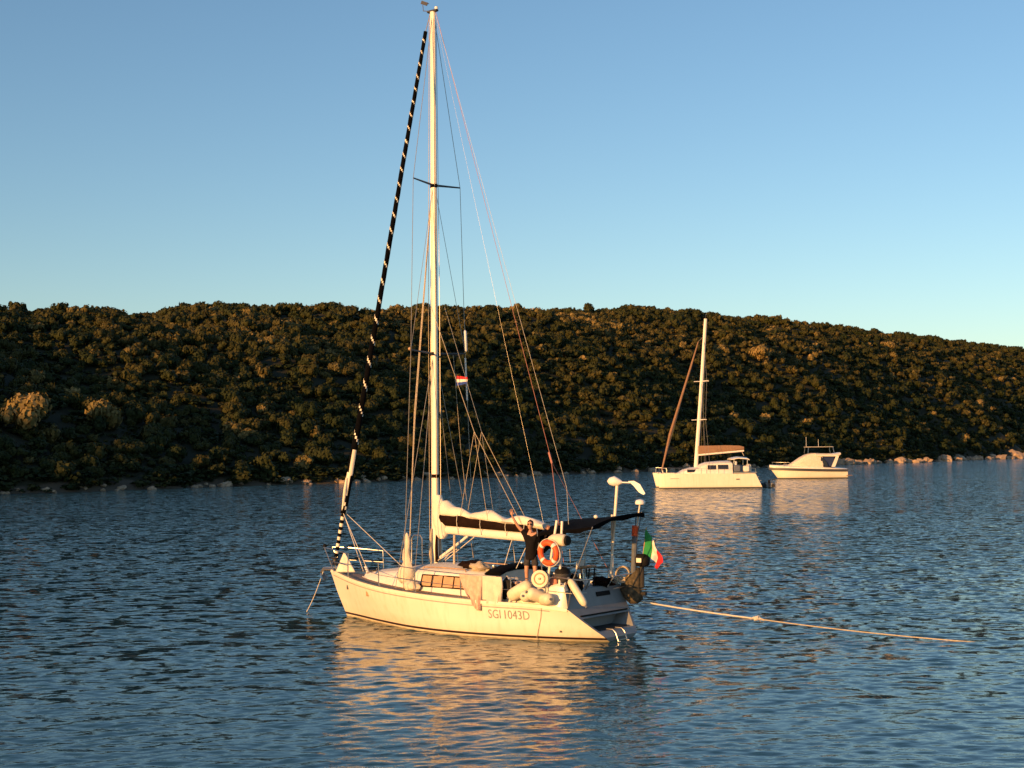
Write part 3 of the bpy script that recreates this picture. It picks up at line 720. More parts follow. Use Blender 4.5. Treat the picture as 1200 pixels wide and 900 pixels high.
# ---- furled genoa with its spiral stripe
A_, B_ = Vector((10.62, 0, 1.75)), Vector((6.80, 0, 17.2))
def stay(q): return A_.lerp(B_, q)
mb = MB(); n = 10; NR = 760; prof = lambda q: .062 if q < .085 else (.100 - .044 * q + (.02 * math.exp(-((q - .18) / .05) ** 2)))
d = (B_ - A_).normalized(); u = d.cross(Vector((0, 1, 0))).normalized(); w_ = Vector((0, 1, 0)); base = len(mb.v)
for i in range(NR + 1):
    q = i / NR; c = stay(q)
    for k in range(n):
        a = 6.2832 * k / n; rr_ = prof(q) * (1 + .10 * noise.noise(Vector((q * 40, math.cos(a), math.sin(a)))))
        mb.v.append(tuple(c + (u * math.cos(a) + w_ * math.sin(a)) * rr_))
def spiral(i, k):
    q = i / NR
    if q < .082: return 1 if (i // 5) % 2 else 0       # banded foot
    turns = q * 9.0 + 19.0 * q * q; ph = (turns - k / n) % 1.0
    wd = .11 if q > .3 else .08
    if .12 < q < .21: return 1 if k == 1 or (k == 0 and q > .16) or (k == 2 and q < .165) else 0   # loose pale flap of the sail
    return 1 if ph < wd else 0
for i in range(NR):
    for k in range(n):
        mb.f.append((i * n + k, i * n + (k + 1) % n, (i + 1) * n + (k + 1) % n, (i + 1) * n + k)); mb.mi.append(spiral(i, k))
gen = mb.build('furled_genoa', [M['navy'], M['sail']], yacht, smooth=60)
wire('forestay', [(10.66, 0, 1.33), A_, B_, (6.62, 0, 17.68)], .012, M['wire'], gen)
mb = MB(); mb.lathe([(.13, -.1), (.15, -.08), (.08, -.04), (.08, .06), (.15, .1), (.13, .12)], 14, Matrix.Translation((10.66, 0, 1.60))); mb.build('furling_drum', M['wiredark'], gen)
mb = MB(); mb.tube([stay(.085) + Vector((0, .05, 0)), stay(.13) + Vector((-.02, .12, .0)), stay(.155) + Vector((0, .12, 0))], [.03, .05, .03], 8); mb.build('sail_clew', M['sail'], gen)
for y, e in ((.14, (8.55, .72, 1.42)), (.06, (9.05, .42, 1.40)), (-.1, (8.6, -.8, 1.45))):
    wire('genoa_sheet', [stay(.088) + Vector((0, y * .3, 0)), e], .010, M['ropew'], gen)
mb = MB(); mb.tube([(8.72, .66, 1.56), (8.56, .72, 1.40)], .045, 8); mb.build('sheet_block', M['flagwhite'], gen)

# ---- boom with the dark lazy bag and the cream sail flaked on it
mb = MB(); rr = []
for X, z in ((6.42, 2.70), (5.0, 2.62), (3.6, 2.56), (2.55, 2.52)):
    rr.append([(X, .085 * math.cos(a), z + .125 * math.sin(a)) for a in (6.2832 * k / 12 for k in range(12))])
mb.loft(rr); boom = mb.build('boom', M['alu'], yacht, smooth=50)
mb = MB()   # lazy bag
rr = []
for i in range(24):
    q = i / 23; X = 6.30 - 3.5 * q; z0 = 2.80 - .16 * q * .9; ht = (.38 - .16 * q) * (1 - .25 * max(0, q - .8) / .2); wd = .15 - .03 * q + .02 * math.sin(q * 19)
    rr.append([(X, -wd * .5, z0), (X, -wd, z0 + ht * .35), (X, -wd * .9, z0 + ht), (X, wd * .9, z0 + ht), (X, wd * 1.05, z0 + ht * .6), (X, wd, z0 + ht * .3), (X, wd * .5, z0)])
mb.loft(rr); bagm = mb.build('lazy_bag', M['maroon'], boom, smooth=70)
mb = MB(); rr = []
for i in range(40):
    q = i / 39; X = 6.32 - 3.75 * q; zb = 3.17 - .30 * q; hh = .05 + .19 * abs(math.sin(q * 9.2 + .4)) * (1 - .35 * q) + (.20 * math.exp(-((q - .03) / .06) ** 2)); wd = .17 + .05 * math.sin(q * 21)
    ring_ = []
    for k in range(12):
        a = 6.2832 * k / 12; s_ = 1 + .28 * noise.noise(Vector((q * 9, math.cos(a) * 1.5, math.sin(a) * 1.5 + 4)))
        ring_.append((X, wd * math.cos(a) * s_, zb + (hh * math.sin(a) if math.sin(a) > 0 else .10 * math.sin(a)) * s_))
    rr.append(ring_)
mb.loft(rr).build('flaked_sail', M['sail'], boom, smooth=70)
mb = MB(); rr = []      # canvas collar gathered round the mast
for z, a_, b_, xo in ((2.42, .10, .11, 6.30), (2.55, .22, .15, 6.32), (2.9, .27, .17, 6.36), (3.25, .25, .16, 6.42), (3.5, .20, .13, 6.47), (3.66, .15, .10, 6.50)):
    rr.append([(xo + a_ * math.cos(t), b_ * math.sin(t) * (1 + .15 * noise.noise(Vector((z * 4, t, 1)))), z) for t in (6.2832 * k / 14 for k in range(14))])
mb.loft(rr).build('mast_collar', M['sail'], boom, smooth=70)
for X in (5.6, 4.75, 3.85, 3.2):
    for sg in (1, -1):
        q = (6.3 - X) / 3.5; wire('bag_tie', [(X, sg * .17, 3.18 - .30 * q), (X + .02, sg * .17, 2.95 - .2 * q), (X + .03, sg * .10, 2.62 - .05)], .010, M['ropew'], boom, 5)
for sg in (1, -1):
    ap = (6.42, sg * .3, 9.1); j = (4.95, sg * .16, 5.45)
    wire('lazy_jack', [ap, j], .008, M['rope'], boom, 5)
    for X in (5.5, 4.5, 3.3): wire('lazy_jack', [j, (X, sg * .15, 3.15 - .30 * (6.3 - X) / 3.5)], .007, M['rope'], boom, 5)
wire('topping_lift', [(6.40, .0, 17.5), (2.6, 0, 2.66)], .0022, M['wire'], boom, 5)
mb = MB(); mb.tube([(6.44, 0, 1.85), (5.35, 0, 2.52)], [.045, .035], 8); mb.build('boom_vang', M['alu'], boom)
for a, b in (((6.40, .1, 1.80), (5.7, .06, 2.15)), ((6.35, -.1, 1.80), (5.5, -.05, 2.5)), ((6.2, .0, 1.80), (5.1, .02, 2.5))): wire('vang_line', [a, b], .012, M['ropew'], boom, 5)
mb = MB(); mb.tube([(5.65, .25, 1.7), (5.66, .22, 2.55)], .035, 7); mb.build('boom_prop', M['rope'], boom)
for a, b in (((3.85, .25, 1.75), (3.75, 0, 2.5)), ((3.85, -.25, 1.75), (3.75, 0, 2.5)), ((3.1, .1, 2.46), (3.35, .35, 1.72))): wire('mainsheet', [a, b], .012, M['ropew'], boom, 5)
# hoop rails beside the mast
for y in (.42, -.42):
    mb = MB(); mb.tube([(7.12, y, 1.62), (7.10, y, 2.42), (7.02, y, 2.52), (6.80, y, 2.52), (6.72, y, 2.42), (6.70, y, 1.68)], .02, 8); mb.build('mast_hoop', M['steel'], yacht)

# ---- pulpit, stanchions, lifelines, pushpit
for nm, pts in (('pulpit', None),):
    mb = MB()
    for sg in (1, -1):
        mb.tube([(9.35, sg * .76, 1.23), (9.36, sg * .74, 1.92), (10.4, sg * .40, 2.0), (10.98, sg * .16, 2.02)], .018, 7)
        mb.tube([(10.45, sg * .24, 1.30), (10.95, sg * .16, 2.0)], .017, 7)
        mb.tube([(9.36, sg * .75, 1.58), (10.62, sg * .27, 1.64)], .013, 6)
    mb.tube([(10.98, .16, 2.02), (11.02, 0, 2.02), (10.98, -.16, 2.02)], .018, 7); mb.build(nm, M['steel'], yacht)
mb = MB(); mb.box((11.0, .1, 2.06), (.1, .1, .12), bev=.02); mb.build('bow_light', M['black'], yacht)
mb = MB(); mb.box((10.85, .0, 1.35), (.55, .16, .08), bev=.02); mb.tube([(11.12, -.06, 1.33), (11.12, .06, 1.33)], .06, 10); br = mb.build('bow_roller', M['steel'], yacht)
mb = MB(); mb.tube([(10.6, 0, 1.42), (11.15, 0, 1.38), (11.28, 0, 1.22)], .035, 7); mb.add([(11.30, 0, 1.32), (11.12, .18, 1.08), (11.22, 0, 1.12), (11.12, -.18, 1.08), (11.16, 0, 1.0)], [(0, 1, 2), (0, 2, 3), (1, 4, 2), (2, 4, 3), (0, 4, 1), (0, 3, 4)]); mb.build('anchor', M['steel'], br)
SX = [7.45, 5.75, 4.10, 2.55, 1.55]
for sg in (1, -1):
    tops = [(9.36, sg * .74, 1.92)]
    for X in SX:
        b = half_at(X) - .07; z = sheer_at(X); mb = MB(); mb.tube([(X, sg * b, z - .02), (X, sg * (b + .02), z + .68)], .016, 7); mb.tube([(X, sg * b, z), (X, sg * b, z + .06)], .03, 7); mb.build('stanchion', M['steel'], yacht)
        tops.append((X, sg * (b + .02), z + .68))
    for dz in (0, -.33):
        wire('lifeline', [(p[0], p[1], p[2] + dz * (1 if i else .9)) for i, p in enumerate(tops)], .008, M['steel'], yacht, 5)
    mb = MB(); b = half_at(1.2)
    mb.tube([(1.55, sg * (half_at(1.55) - .06), 1.0), (1.55, sg * (half_at(1.55) - .05), 1.62), (1.3, sg * (b - .07), 1.66), (.74, sg * 1.34, 1.62), (.62, sg * 1.20, 1.6), (.78, sg * .55, 1.56), (.95, sg * .5, 1.28)], .018, 7)
    mb.tube([(.96, sg * 1.26, .86), (.74, sg * 1.34, 1.62)], .018, 7); mb.tube([(1.5, sg * (half_at(1.5) - .06), 1.3), (.80, sg * 1.31, 1.26), (.84, sg * .6, 1.22)], .012, 6)
    mb.build('pushpit', M['steel'], yacht)

# ---- black awning over the cockpit on its white poles
mb = MB(); nx, ny = 15, 15
def aw(a, b):      # a 0 (forward) .. 1 (aft), b -1 (starboard) .. 1 (port)
    X = 2.02 - 1.80 * a - .12 * b * (1 - a); y = 1.22 * b
    z = 2.97 + .12 * a + .09 * (1 - b * b) - .13 * b - .05 * math.sin(a * 3.14) * (1 - .2 * b) - .07 * (1 - a) ** 3
    return Vector((X, y, z))
top = [[aw(i / (nx - 1), -1 + 2 * j / (ny - 1)) for j in range(ny)] for i in range(nx)]
bot = [[p - Vector((0, 0, .025)) for p in r] for r in top]
mb.loft(top, closed=False, cap=False, flip=False); mb.loft(bot, closed=False, cap=False, flip=True)
edge = lambda g: [g[0][j] for j in range(ny)] + [g[i][ny - 1] for i in range(1, nx)] + [g[nx - 1][j] for j in range(ny - 2, -1, -1)] + [g[i][0] for i in range(nx - 2, 0, -1)]
vl = [p - Vector((0, 0, .10 + .025 * math.sin(i * 1.1))) for i, p in enumerate(edge(top))]
mb.loft([edge(top), vl], closed=True, cap=False)
awn = mb.build('awning', M['navy'], yacht, smooth=50)
mb = MB(); rr = []
for i in range(10):      # rolled-down front flap
    b = -.15 + 1.15 * i / 9; p = aw(0, b); rr.append([p, p + Vector((.10, .01, -.22 - .03 * math.sin(b * 9))), p + Vector((.16, .02, -.62 + .05 * math.sin(b * 7))), p + Vector((.12, .0, -.62 + .05 * math.sin(b * 7))), p + Vector((-.03, 0, -.2))])
mb.loft(rr).build('front_flap', M['navy'], awn, smooth=60)
for a, c in (((1.62, 1.30, 1.30), (1.31, 1.22, 3.10)), ((1.22, 1.26, 1.45), (1.15, 1.21, 3.08)), ((1.3, -1.24, 1.4), (1.25, -1.2, 3.15))):
    mb = MB(); mb.tube([a, c], .033, 8); mb.build('awning_pole', M['alu'], awn)
for a, c in (((.72, -1.30, 1.6), (.30, -1.2, 3.24)), ((.74, 1.33, 1.6), (.20, 1.2, 2.96)), ((2.2, -1.2, 1.3), (2.12, -1.2, 3.0)), ((1.72, 1.24, 1.3), (1.98, 1.2, 2.88))):
    mb = MB(); mb.tube([a, c], .015, 6); mb.build('awning_frame', M['steel'], awn)
mb = MB(); mb.ell((.80, .2, 3.16), (.06, .06, .05), 8, 6); mb.build('awning_lamp', M['flagwhite'], awn)

# ---- wind generator and antenna on the starboard quarter
mb = MB(); mb.tube([(1.08, -.8, 1.28), (.80, -.8, 3.95)], [.03, .045], 9); tp = mb.build('turbine_pole', M['alu'], yacht)
mb = MB(); mb.tube([(1.06, -.72, 4.06), (1.0, -.74, 4.06), (.88, -.78, 4.06), (.74, -.82, 4.03), (.66, -.84, 4.03)], [.02, .10, .14, .09, .03], 10); nac = mb.build('turbine_nacelle', M['white'], tp)
mb = MB(); mb.tube([(.68, -.83, 4.03), (.44, -.92, 4.02)], .02, 6)
P = [(.52, 4.06), (.36, 4.07), (.20, 3.98), (.06, 3.74), (.10, 3.70), (.22, 3.76), (.38, 3.95)]
mb.add([(x, -.93 - (.45 - x) * .25 + s * .012, z) for s in (-1, 1) for x, z in P], [tuple(range(6, -1, -1)), tuple(range(7, 14))] + [(i, (i + 1) % 7, 7 + (i + 1) % 7, 7 + i) for i in range(7)]); mb.build('turbine_vane', M['white'], tp)
mb = MB(); mb.tube([(.72, -1.30, 1.5), (.40, -1.22, 3.25), (.35, -1.2, 3.44)], .022, 7); ap = mb.build('antenna_pole', M['alu'], yacht)
mb = MB(); mb.lathe([(.03, 0), (.13, .02), (.14, .07), (.11, .13), (.02, .16)], 14, Matrix.Translation((.34, -1.2, 3.42))); mb.build('antenna_dome', M['white'], ap)

# ================================================================== things carried on board (each its own object)
def part_at(name, p, rot=0.0):
    return empty(name, W(p), YR + rot)
def on_yacht(mb, name, mats, p, smooth=50, **k):
    o = mb.build(name, mats, None, smooth, loc=W(p), rz=YR); return o

# lifebuoy
mx = Matrix.Rotation(R(90), 4, 'X') @ Matrix.Rotation(R(-16), 4, 'Y')
lb = part_at('lifebuoy', (1.38, 1.50, 2.28)); tag(lb, 'orange ring lifebuoy with pale bands hung below the awning', 'lifebuoy')
mx = Matrix.Rotation(R(-2), 4, 'Z') @ Matrix.Rotation(R(86), 4, 'X')
mb = MB(); mb.torus((0, 0, 0), .262, .074, 40, 12, mx); ring_o = mb.build('ring', M['orange'], lb, 60)
for k in range(4):
    mb = MB(); a0 = R(45 + 90 * k); vs = []
    for i in range(5):
        a = a0 + R(-8 + 4 * i); vs.append([mx @ Vector(((.262 + .078 * math.cos(t)) * math.cos(a), (.262 + .078 * math.cos(t)) * math.sin(a), .078 * math.sin(t))) for t in (6.2832 * j / 12 for j in range(12))])
    mb.loft(vs).build('reflective_band', M['flagwhite'], lb, 60)
mb = MB(); mb.tube([mx @ Vector((.36 * math.cos(t) * (1 + .03 * math.sin(4 * t)), .36 * math.sin(t), .02)) for t in (6.2832 * j / 40 for j in range(41))], .010, 5); mb.build('grab_line', M['ropew'], lb)
# rolled cream canvas with dark end, above the ring
mb = MB(); mb.tube([(-.30, .02, .0), (-.27, .02, 0), (-.1, 0, .01), (.14, 0, .0), (.25, 0, .01)], [.10, .15, .16, .15, .09], 12); rl = mb.build('canvas_roll', [M['canvas']], None, 50, W((1.22, 1.32, 2.60)), YR)
tag(rl, 'rolled cream canvas bundle strapped above the orange lifebuoy', 'canvas roll')
mb = MB(); mb.tube([(-.36, .02, 0), (-.30, .02, 0)], [.12, .13], 12); mb.build('roll_end', M['black'], rl)
# webbing reel
rl = part_at('rope_reel', (1.70, 1.45, 1.60)); tag(rl, 'round cream mooring line reel on the rail under the lifebuoy', 'rope reel')
fx = Matrix.Rotation(R(20), 4, 'Z') @ Matrix.Rotation(R(-82), 4, 'X')
mb = MB(); mb.lathe([(.03, -.02), (.20, -.02), (.225, 0), (.225, .04), (.20, .05), (.02, .05)], 24, fx); mb.build('reel_disc', M['fender'], rl, 30)
mb = MB(); mb.lathe([(.17, -.18), (.19, -.16), (.19, -.03), (.17, -.02)], 20, fx); mb.build('wound_webbing', M['maroon'], rl, 30)
mb = MB(); mb.torus((0, 0, 0), .14, .018, 24, 6, Matrix.Translation(fx @ Vector((0, 0, .06))) @ fx); mb.lathe([(.03, .04), (.03, .09)], 10, fx); mb.build('reel_rim', M['tan'], rl)
# dark barbecue/pump cluster on the rail
bq = part_at('rail_barbecue', (1.22, 1.12, 1.72)); tag(bq, 'dark rail mounted grill just right of the cream rope reel', 'grill')
mb = MB(); mb.lathe([(.03, -.22), (.14, -.18), (.21, -.05), (.22, .02), (.20, .03)], 18); mb.build('bowl', M['wiredark'], bq)
mb = MB(); mb.lathe([(.215, .035), (.19, .12), (.10, .18), (.02, .19)], 18); mb.tube([(-.05, 0, .18), (-.05, 0, .24), (.05, 0, .24), (.05, 0, .18)], .012, 6); mb.build('lid', M['black'], bq)
mb = MB(); mb.tube([(0, 0, -.2), (.1, .05, -.45)], .02, 6); mb.ell((.16, .12, .02), .05, 8, 6); mb.build('bracket', M['steel'], bq)
# fenders heaped on the port side deck
def fender(name, p, tilt, az, ln, r, label, group='cream fenders lying on the port side deck'):
    e = part_at(name, p); mx = Matrix.Rotation(az, 4, 'Z') @ Matrix.Rotation(tilt, 4, 'Y'); tag(e, label, 'fender', group)
    L = ln / 2; mb = MB(); mb.lathe([(.02, -L), (r * .45, -L * .96), (r * .85, -L * .84), (r, -L * .62), (r * 1.02, 0), (r, L * .62), (r * .85, L * .84), (r * .45, L * .96), (.02, L)], 18, mx); mb.build('fender_body', M['fender'], e, 60)
    for s in (-1, 1):
        mb = MB(); mb.tube([mx @ Vector((0, 0, s * L * .97)), mx @ Vector((0, 0, s * L * 1.13))], .035, 8); mb.build('fender_eye', M['bluegrey'], e)
    return e
fender('fender', (2.32, 1.50, 1.27), R(62), R(185), .78, .17, 'thick cream fender leaning at the forward end of the heap, below the person')
fender('fender', (2.02, 1.52, 1.14), R(82), R(100), .60, .15, 'short cream fender lying second from the left in the heap')
fender('fender', (1.74, 1.50, 1.17), R(70), R(60), .62, .16, 'cream fender end-on in the middle of the heap, under the rope reel')
fender('fender', (1.48, 1.50, 1.10), R(85), R(150), .60, .15, 'cream fender at the aft end of the heap beside the white coaming panel')
fender('fender', (.60, 1.34, 1.30), R(38), R(0), .82, .10, 'long slim cream fender hung slanting across the open stern', None)
# small white ball and tan seat on the stern rail, radio buoy
mb = MB(); mb.ell((0, 0, 0), (.10, .08, .10), 12, 8); mb.tube([(0, 0, .09), (0, 0, .14)], .02, 6); tag(mb.build('horseshoe_light', M['flagwhite'], None, 60, W((1.18, .12, 1.42)), YR), 'small round white light on the stern rail right of the slim fender', 'light')
st = part_at('folding_seat', (1.37, -.2, 1.76)); tag(st, 'small tan folding seat standing behind the wheel in the stern', 'seat')
mb = MB(); mb.box((0, 0, .05), (.40, .34, .07), (0, R(6), R(12)), bev=.03); mb.build('seat', M['tan'], st)
mb = MB(); mb.box((.24, 0, .1), (.05, .34, .26), (0, R(-8), 0), bev=.02); mb.build('backrest', M['flagwhite'], st)
mb = MB()
for a, b in ((.14, .12), (.14, -.12), (-.14, .12), (-.14, -.12)): mb.tube([(a, b, .02), (a * .6, b, -.5), (a * .6, b, -.95)], .02, 6)
mb.build('frame', M['black'], st)

# outboard motor clamped on the starboard pushpit
ob = part_at('outboard_motor', (.42, -1.36, 1.92)); tag(ob, 'black outboard motor clamped on the stern rail beside the Italian flag', 'outboard motor')
mb = MB(); rr = []
for z, a, b in ((-.14, .12, .10), (-.10, .20, .14), (.06, .23, .15), (.16, .20, .13), (.20, .10, .07)): rr.append([(a * math.copysign(abs(math.cos(t)) ** .6, math.cos(t)), b * math.copysign(abs(math.sin(t)) ** .6, math.sin(t)), z) for t in (6.2832 * k / 16 for k in range(16))])
mb.loft(rr).build('cowling', M['black'], ob, 50)
mb = MB(); mb.box((0, .152, .03), (.16, .012, .12), bev=.004); mb.build('cowling_badge', M['flagwhite'], ob)
mb = MB(); mb.box((0, 0, -.42), (.12, .10, .60), bev=.03); mb.box((0, 0, -.75), (.24, .06, .03)); mb.tube([(.16, 0, -.86), (-.12, 0, -.86)], [.03, .05], 8); mb.add([(-.02, 0, -.88), (.06, 0, -.88), (-.02, 0, -1.02)], [(0, 1, 2)]); mb.build('leg', M['rubber'], ob)
mb = MB(); mb.tube([(.14, 0, -.05), (.5, .04, 0)], .025, 7); mb.build('tiller', M['black'], ob)
# mottled olive bag and coiled lines tied to the same corner
mb = MB(); rr = []
for z, a, b, ox in ((-.62, .10, .12, -.10), (-.5, .27, .20, -.08), (-.25, .32, .24, .0), (.0, .28, .22, -.06), (.2, .18, .16, -.16), (.34, .06, .07, -.22)):
    rr.append([(ox + a * math.cos(t) * (1 + .2 * noise.noise(Vector((z * 5, t, 3)))), b * math.sin(t), z) for t in (6.2832 * k / 14 for k in range(14))])
mb.loft(rr); tag(mb.build('stern_bag', M['bag'], None, 60, W((.78, -1.34, 1.40)), YR), 'dark mottled bag hanging on the stern rail below the outboard motor', 'bag')
for q, p, l in ((0, (1.10, -1.20, 1.30), 'pale coiled mooring rope on the stern rail left of the dark bag'), (1, (.86, -1.15, 1.62), 'tan coiled rope hung above the dark mottled bag')):
    mb = MB()
    for k in range(4): mb.torus((0, .02 * k, -.02 * k), .17 + .012 * k, .022, 22, 6, Matrix.Rotation(R(70 + 8 * k), 4, 'X') @ Matrix.Rotation(R(20 * k), 4, 'Y'))
    tag(mb.build('coiled_rope', M['rope' if q else 'ropew'], None, 60, W(p), YR), l, 'rope coil')
# slim danbuoy with its red float
db = part_at('dan_buoy', (.56, -1.26, 1.35)); tag(db, 'slim blue cased marker buoy with a red top on the stern corner', 'marker buoy')
mb = MB(); mb.tube([(.08, 0, 0), (.0, 0, 1.25)], .075, 9); mb.build('sleeve', M['bluegrey'], db)
mb = MB(); mb.tube([(.0, .0, 1.24), (-.02, .0, 1.52)], [.09, .095], 10); mb.build('float', M['orange'], db)
mb = MB(); mb.tube([(-.02, 0, 1.5), (-.04, 0, 1.75)], .014, 6); mb.build('staff', M['wiredark'], db)

# Italian ensign drooping from its staff
fl = part_at('ensign', (.34, -1.36, 1.52)); tag(fl, 'green, white and red Italian flag drooping from a staff at the stern', 'flag')
mb = MB(); mb.tube([(.20, 0, -.4), (-.08, 0, 1.30)], .014, 6); mb.build('flag_staff', M['tan'], fl)
mb = MB(); n1, n2 = 25, 15
def ens(a, b):     # a along the fly 0..1, b down the hoist 0..1
    x = .02 - .08 * (1 - b); z = 1.28 - .70 * b
    drop = .80 * a ** 1.15 * (1 - .15 * b) ; out = .52 * a + .10 * math.sin(a * 4) * b
    f = .05 * math.sin(a * 13 + b * 3) * (.3 + a)
    squeeze = 1 - .55 * a
    zz = 1.28 - .70 * (b * squeeze + .12 * a) - drop
    return (x - out + .05 * (b - .5) * a, f + .02 * math.sin(b * 8), zz)
vs = [ens(i / (n1 - 1), j / (n2 - 1)) for i in range(n1) for j in range(n2)]
for i in range(n1 - 1):
    for j in range(n2 - 1): mb.f.append((i * n2 + j, i * n2 + j + 1, (i + 1) * n2 + j + 1, (i + 1) * n2 + j)); mb.mi.append(min(2, int(3 * (i + .5) / (n1 - 1))))
mb.v = vs; cl = mb.build('flag_cloth', [M['green'], M['flagwhite'], M['red']], fl, 70)
# small red, white and blue courtesy flag under the starboard spreader
fl = part_at('courtesy_flag', (6.41, -.78, 6.95)); tag(fl, 'tiny red, white and blue flag flying below the lower spreader', 'flag')
mb = MB(); n1, n2 = 13, 10
mb.v = [(-.40 * i / (n1 - 1), .04 * math.sin(i * .9) * i / n1, .16 - .30 * j / (n2 - 1) * (1 - .35 * i / (n1 - 1)) - .06 * i / n1) for i in range(n1) for j in range(n2)]
for i in range(n1 - 1):
    for j in range(n2 - 1): mb.f.append((i * n2 + j, i * n2 + j + 1, (i + 1) * n2 + j + 1, (i + 1) * n2 + j)); mb.mi.append(j // 3)
mb.build('flag_cloth', [M['red'], M['flagwhite'], M['flagblue']], fl, 70)
mb = MB(); mb.tube([(.01, 0, -.2), (0, 0, .22)], .008, 5); mb.build('hoist_cord', M['ropew'], fl)

# pink and cream towels over the port lifeline
def towel(name, X0, X1, hang, m, label, out, tipX=None):
    mb = MB(); n1, n2 = 18, 22; g = []
    for i in range(n1):
        a = i / (n1 - 1); X = X0 + (X1 - X0) * a; row = []
        y0 = half_at(X) - .05; z0 = sheer_at(X) + .69
        for j in range(n2):
            b = j / (n2 - 1)
            if b < .12: row.append((X, y0 - .05 * (1 - b / .12), z0 - .3 * (1 - b / .12)))
            else:
                q = (b - .12) / .88; dn = hang(a) * q; wv = .035 * math.sin(a * 15 + q * 2) * q + .02 * math.sin(a * 37) * q
                y = y0 + .02 + wv + out * q; z = z0 - dn
                t_ = z - sheer_at(X)
                row.append((X + (tipX - X) * q ** 1.5 * .55 if tipX else X + .03 * math.sin(q * 4 + a * 3), y, z))
        g.append(row)
    mb.loft(g, closed=False, cap=False); o = mb.build(name, m, None, 70)
    base = Vector(((X0 + X1) / 2, half_at((X0 + X1) / 2), sheer_at((X0 + X1) / 2)))
    o.data.transform(Matrix.Translation(-base)); o.location = W(base); o.rotation_euler = (0, 0, YR)
    s = o.modifiers.new('thickness', 'SOLIDIFY'); s.thickness = .012
    tag(o, label, 'towel'); return o
towel('towel', 4.12, 3.38, lambda a: .58 + .34 * min(1, a * 1.6) , M['pinkcloth'], 'faded pink towel on the lifeline, hanging to a point over the hull', .07, 3.42)
towel('towel', 3.50, 2.80, lambda a: .66 + .06 * math.sin(a * 3), M['canvas'], 'cream towel draped over the lifeline behind the pink one', .02)

# clothes and rope tangles drying on the coachroof
for k, (X, y, z, m, l) in enumerate(((4.75, .55, 1.74, 'maroon', 'dark heap of cloth on the cabin top forward of the black sprayhood'), (4.30, .72, 1.72, 'rope', 'tan tangle of rope on the cabin top edge above the towels'), (2.92, 1.30, 1.22, 'black', 'black bundle added to darken the cockpit corner behind the towels'))):
    mb = MB(); mb.ell((0, 0, .02), (.34, .22, .26 if m == 'black' else .12), 16, 8, lump=.8, seed=k + 1); tag(mb.build('rope_heap' if m == 'rope' else 'cloth_heap', M[m], None, 60, W((X, y, z)), YR), l, 'rope' if m == 'rope' else 'clothing')  # black heap stands in for the dark cockpit interior
# more gear about the stern
jc = part_at('fuel_can', (1.50, 1.10, 1.45)); tag(jc, 'small red brown fuel can behind the fender heap on the cockpit edge', 'fuel can')
mb = MB(); mb.box((0, 0, .02), (.24, .15, .28), bev=.03); mb.build('can_body', M['redrope'], jc)
mb = MB(); mb.tube([(-.07, 0, .16), (-.06, 0, .22), (.06, 0, .22), (.07, 0, .16)], .014, 6); mb.build('handle', M['redrope'], jc); mb = MB(); mb.tube([(.09, 0, .15), (.10, 0, .20)], .025, 8); mb.build('cap', M['black'], jc)
for k, (p, m, sz, l, c) in enumerate((((1.02, .86, 1.42), 'black', (.20, .14, .20), 'black crumpled jacket hung on the stern rail above the slim fender', 'clothing'), ((1.15, -.55, 1.40), 'maroon', (.30, .18, .12), 'dark brown bundle on the stern top left of the pale rope coil', 'bundle'),
                                       ((2.75, 1.12, 1.38), 'pinkcloth', (.22, .16, .10), 'small pink crumpled cloth on the cockpit edge left of the person', 'clothing'), ((3.05, .98, 1.42), 'sail', (.24, .18, .11), 'small white crumpled cloth behind the cream towel', 'clothing'))):
    mb = MB(); mb.ell((0, 0, 0), sz, 18, 10, lump=1.1, seed=k + 9); tag(mb.build('cloth_heap', M[m], None, 60, W(p), YR), l, c)
# sail bag hoisted on the side deck beside the mast, and the triangular cloth in the bow
mb = MB(); rr = []
for z, r, ox in ((-.02, .16, 0), (.08, .25, .02), (.22, .28, .03), (.36, .25, .01), (.48, .17, -.01), (.58, .13, -.03), (.66, .15, -.01), (.9, .11, .0), (1.0, .09, -.03), (1.2, .10, -.03), (1.34, .06, -.02), (1.40, .02, -.02)):
    rr.append([(ox + r * math.cos(t) * (1 + .25 * noise.noise(Vector((z * 3, t * 1.5, 7))) + .10 * math.sin(4 * t + z * 4)), r * .8 * math.sin(t), z) for t in (6.2832 * k / 14 for k in range(14))])
mb.loft(rr); tag(mb.build('hoisted_sail_bag', M['canvas'], None, 60, W((6.78, 1.0, 1.22)), YR), 'cream pear-shaped sail bag standing on the side deck beside the mast', 'sail bag')
mb = MB(); mb.ell((0, 0, .14), (.30, .16, .15), 14, 8, lump=.4, seed=5); tag(mb.build('small_bag', M['canvas'], None, 60, W((6.38, 1.22, 1.03)), YR), 'small crumpled cream bag lying between the sail bag and the window', 'bag')
mb = MB(); g = []
for i in range(9):
    a = i / 8; row = []
    for j in range(9):
        b = j / 8; wdt = (1 - a); row.append((.30 - .72 * b * wdt - .22 * a, .10 * math.sin(b * 5) * wdt + .14 * (1 - a), .58 * a))
    g.append(row)
mb.loft(g, closed=False, cap=False); o = mb.build('jib_cloth', M['sail'], None, 60, W((10.06, .14, 1.33)), YR); s = o.modifiers.new('thickness', 'SOLIDIFY'); s.thickness = .05
tag(o, 'white triangular cloth lashed up inside the bow rail', 'cloth')

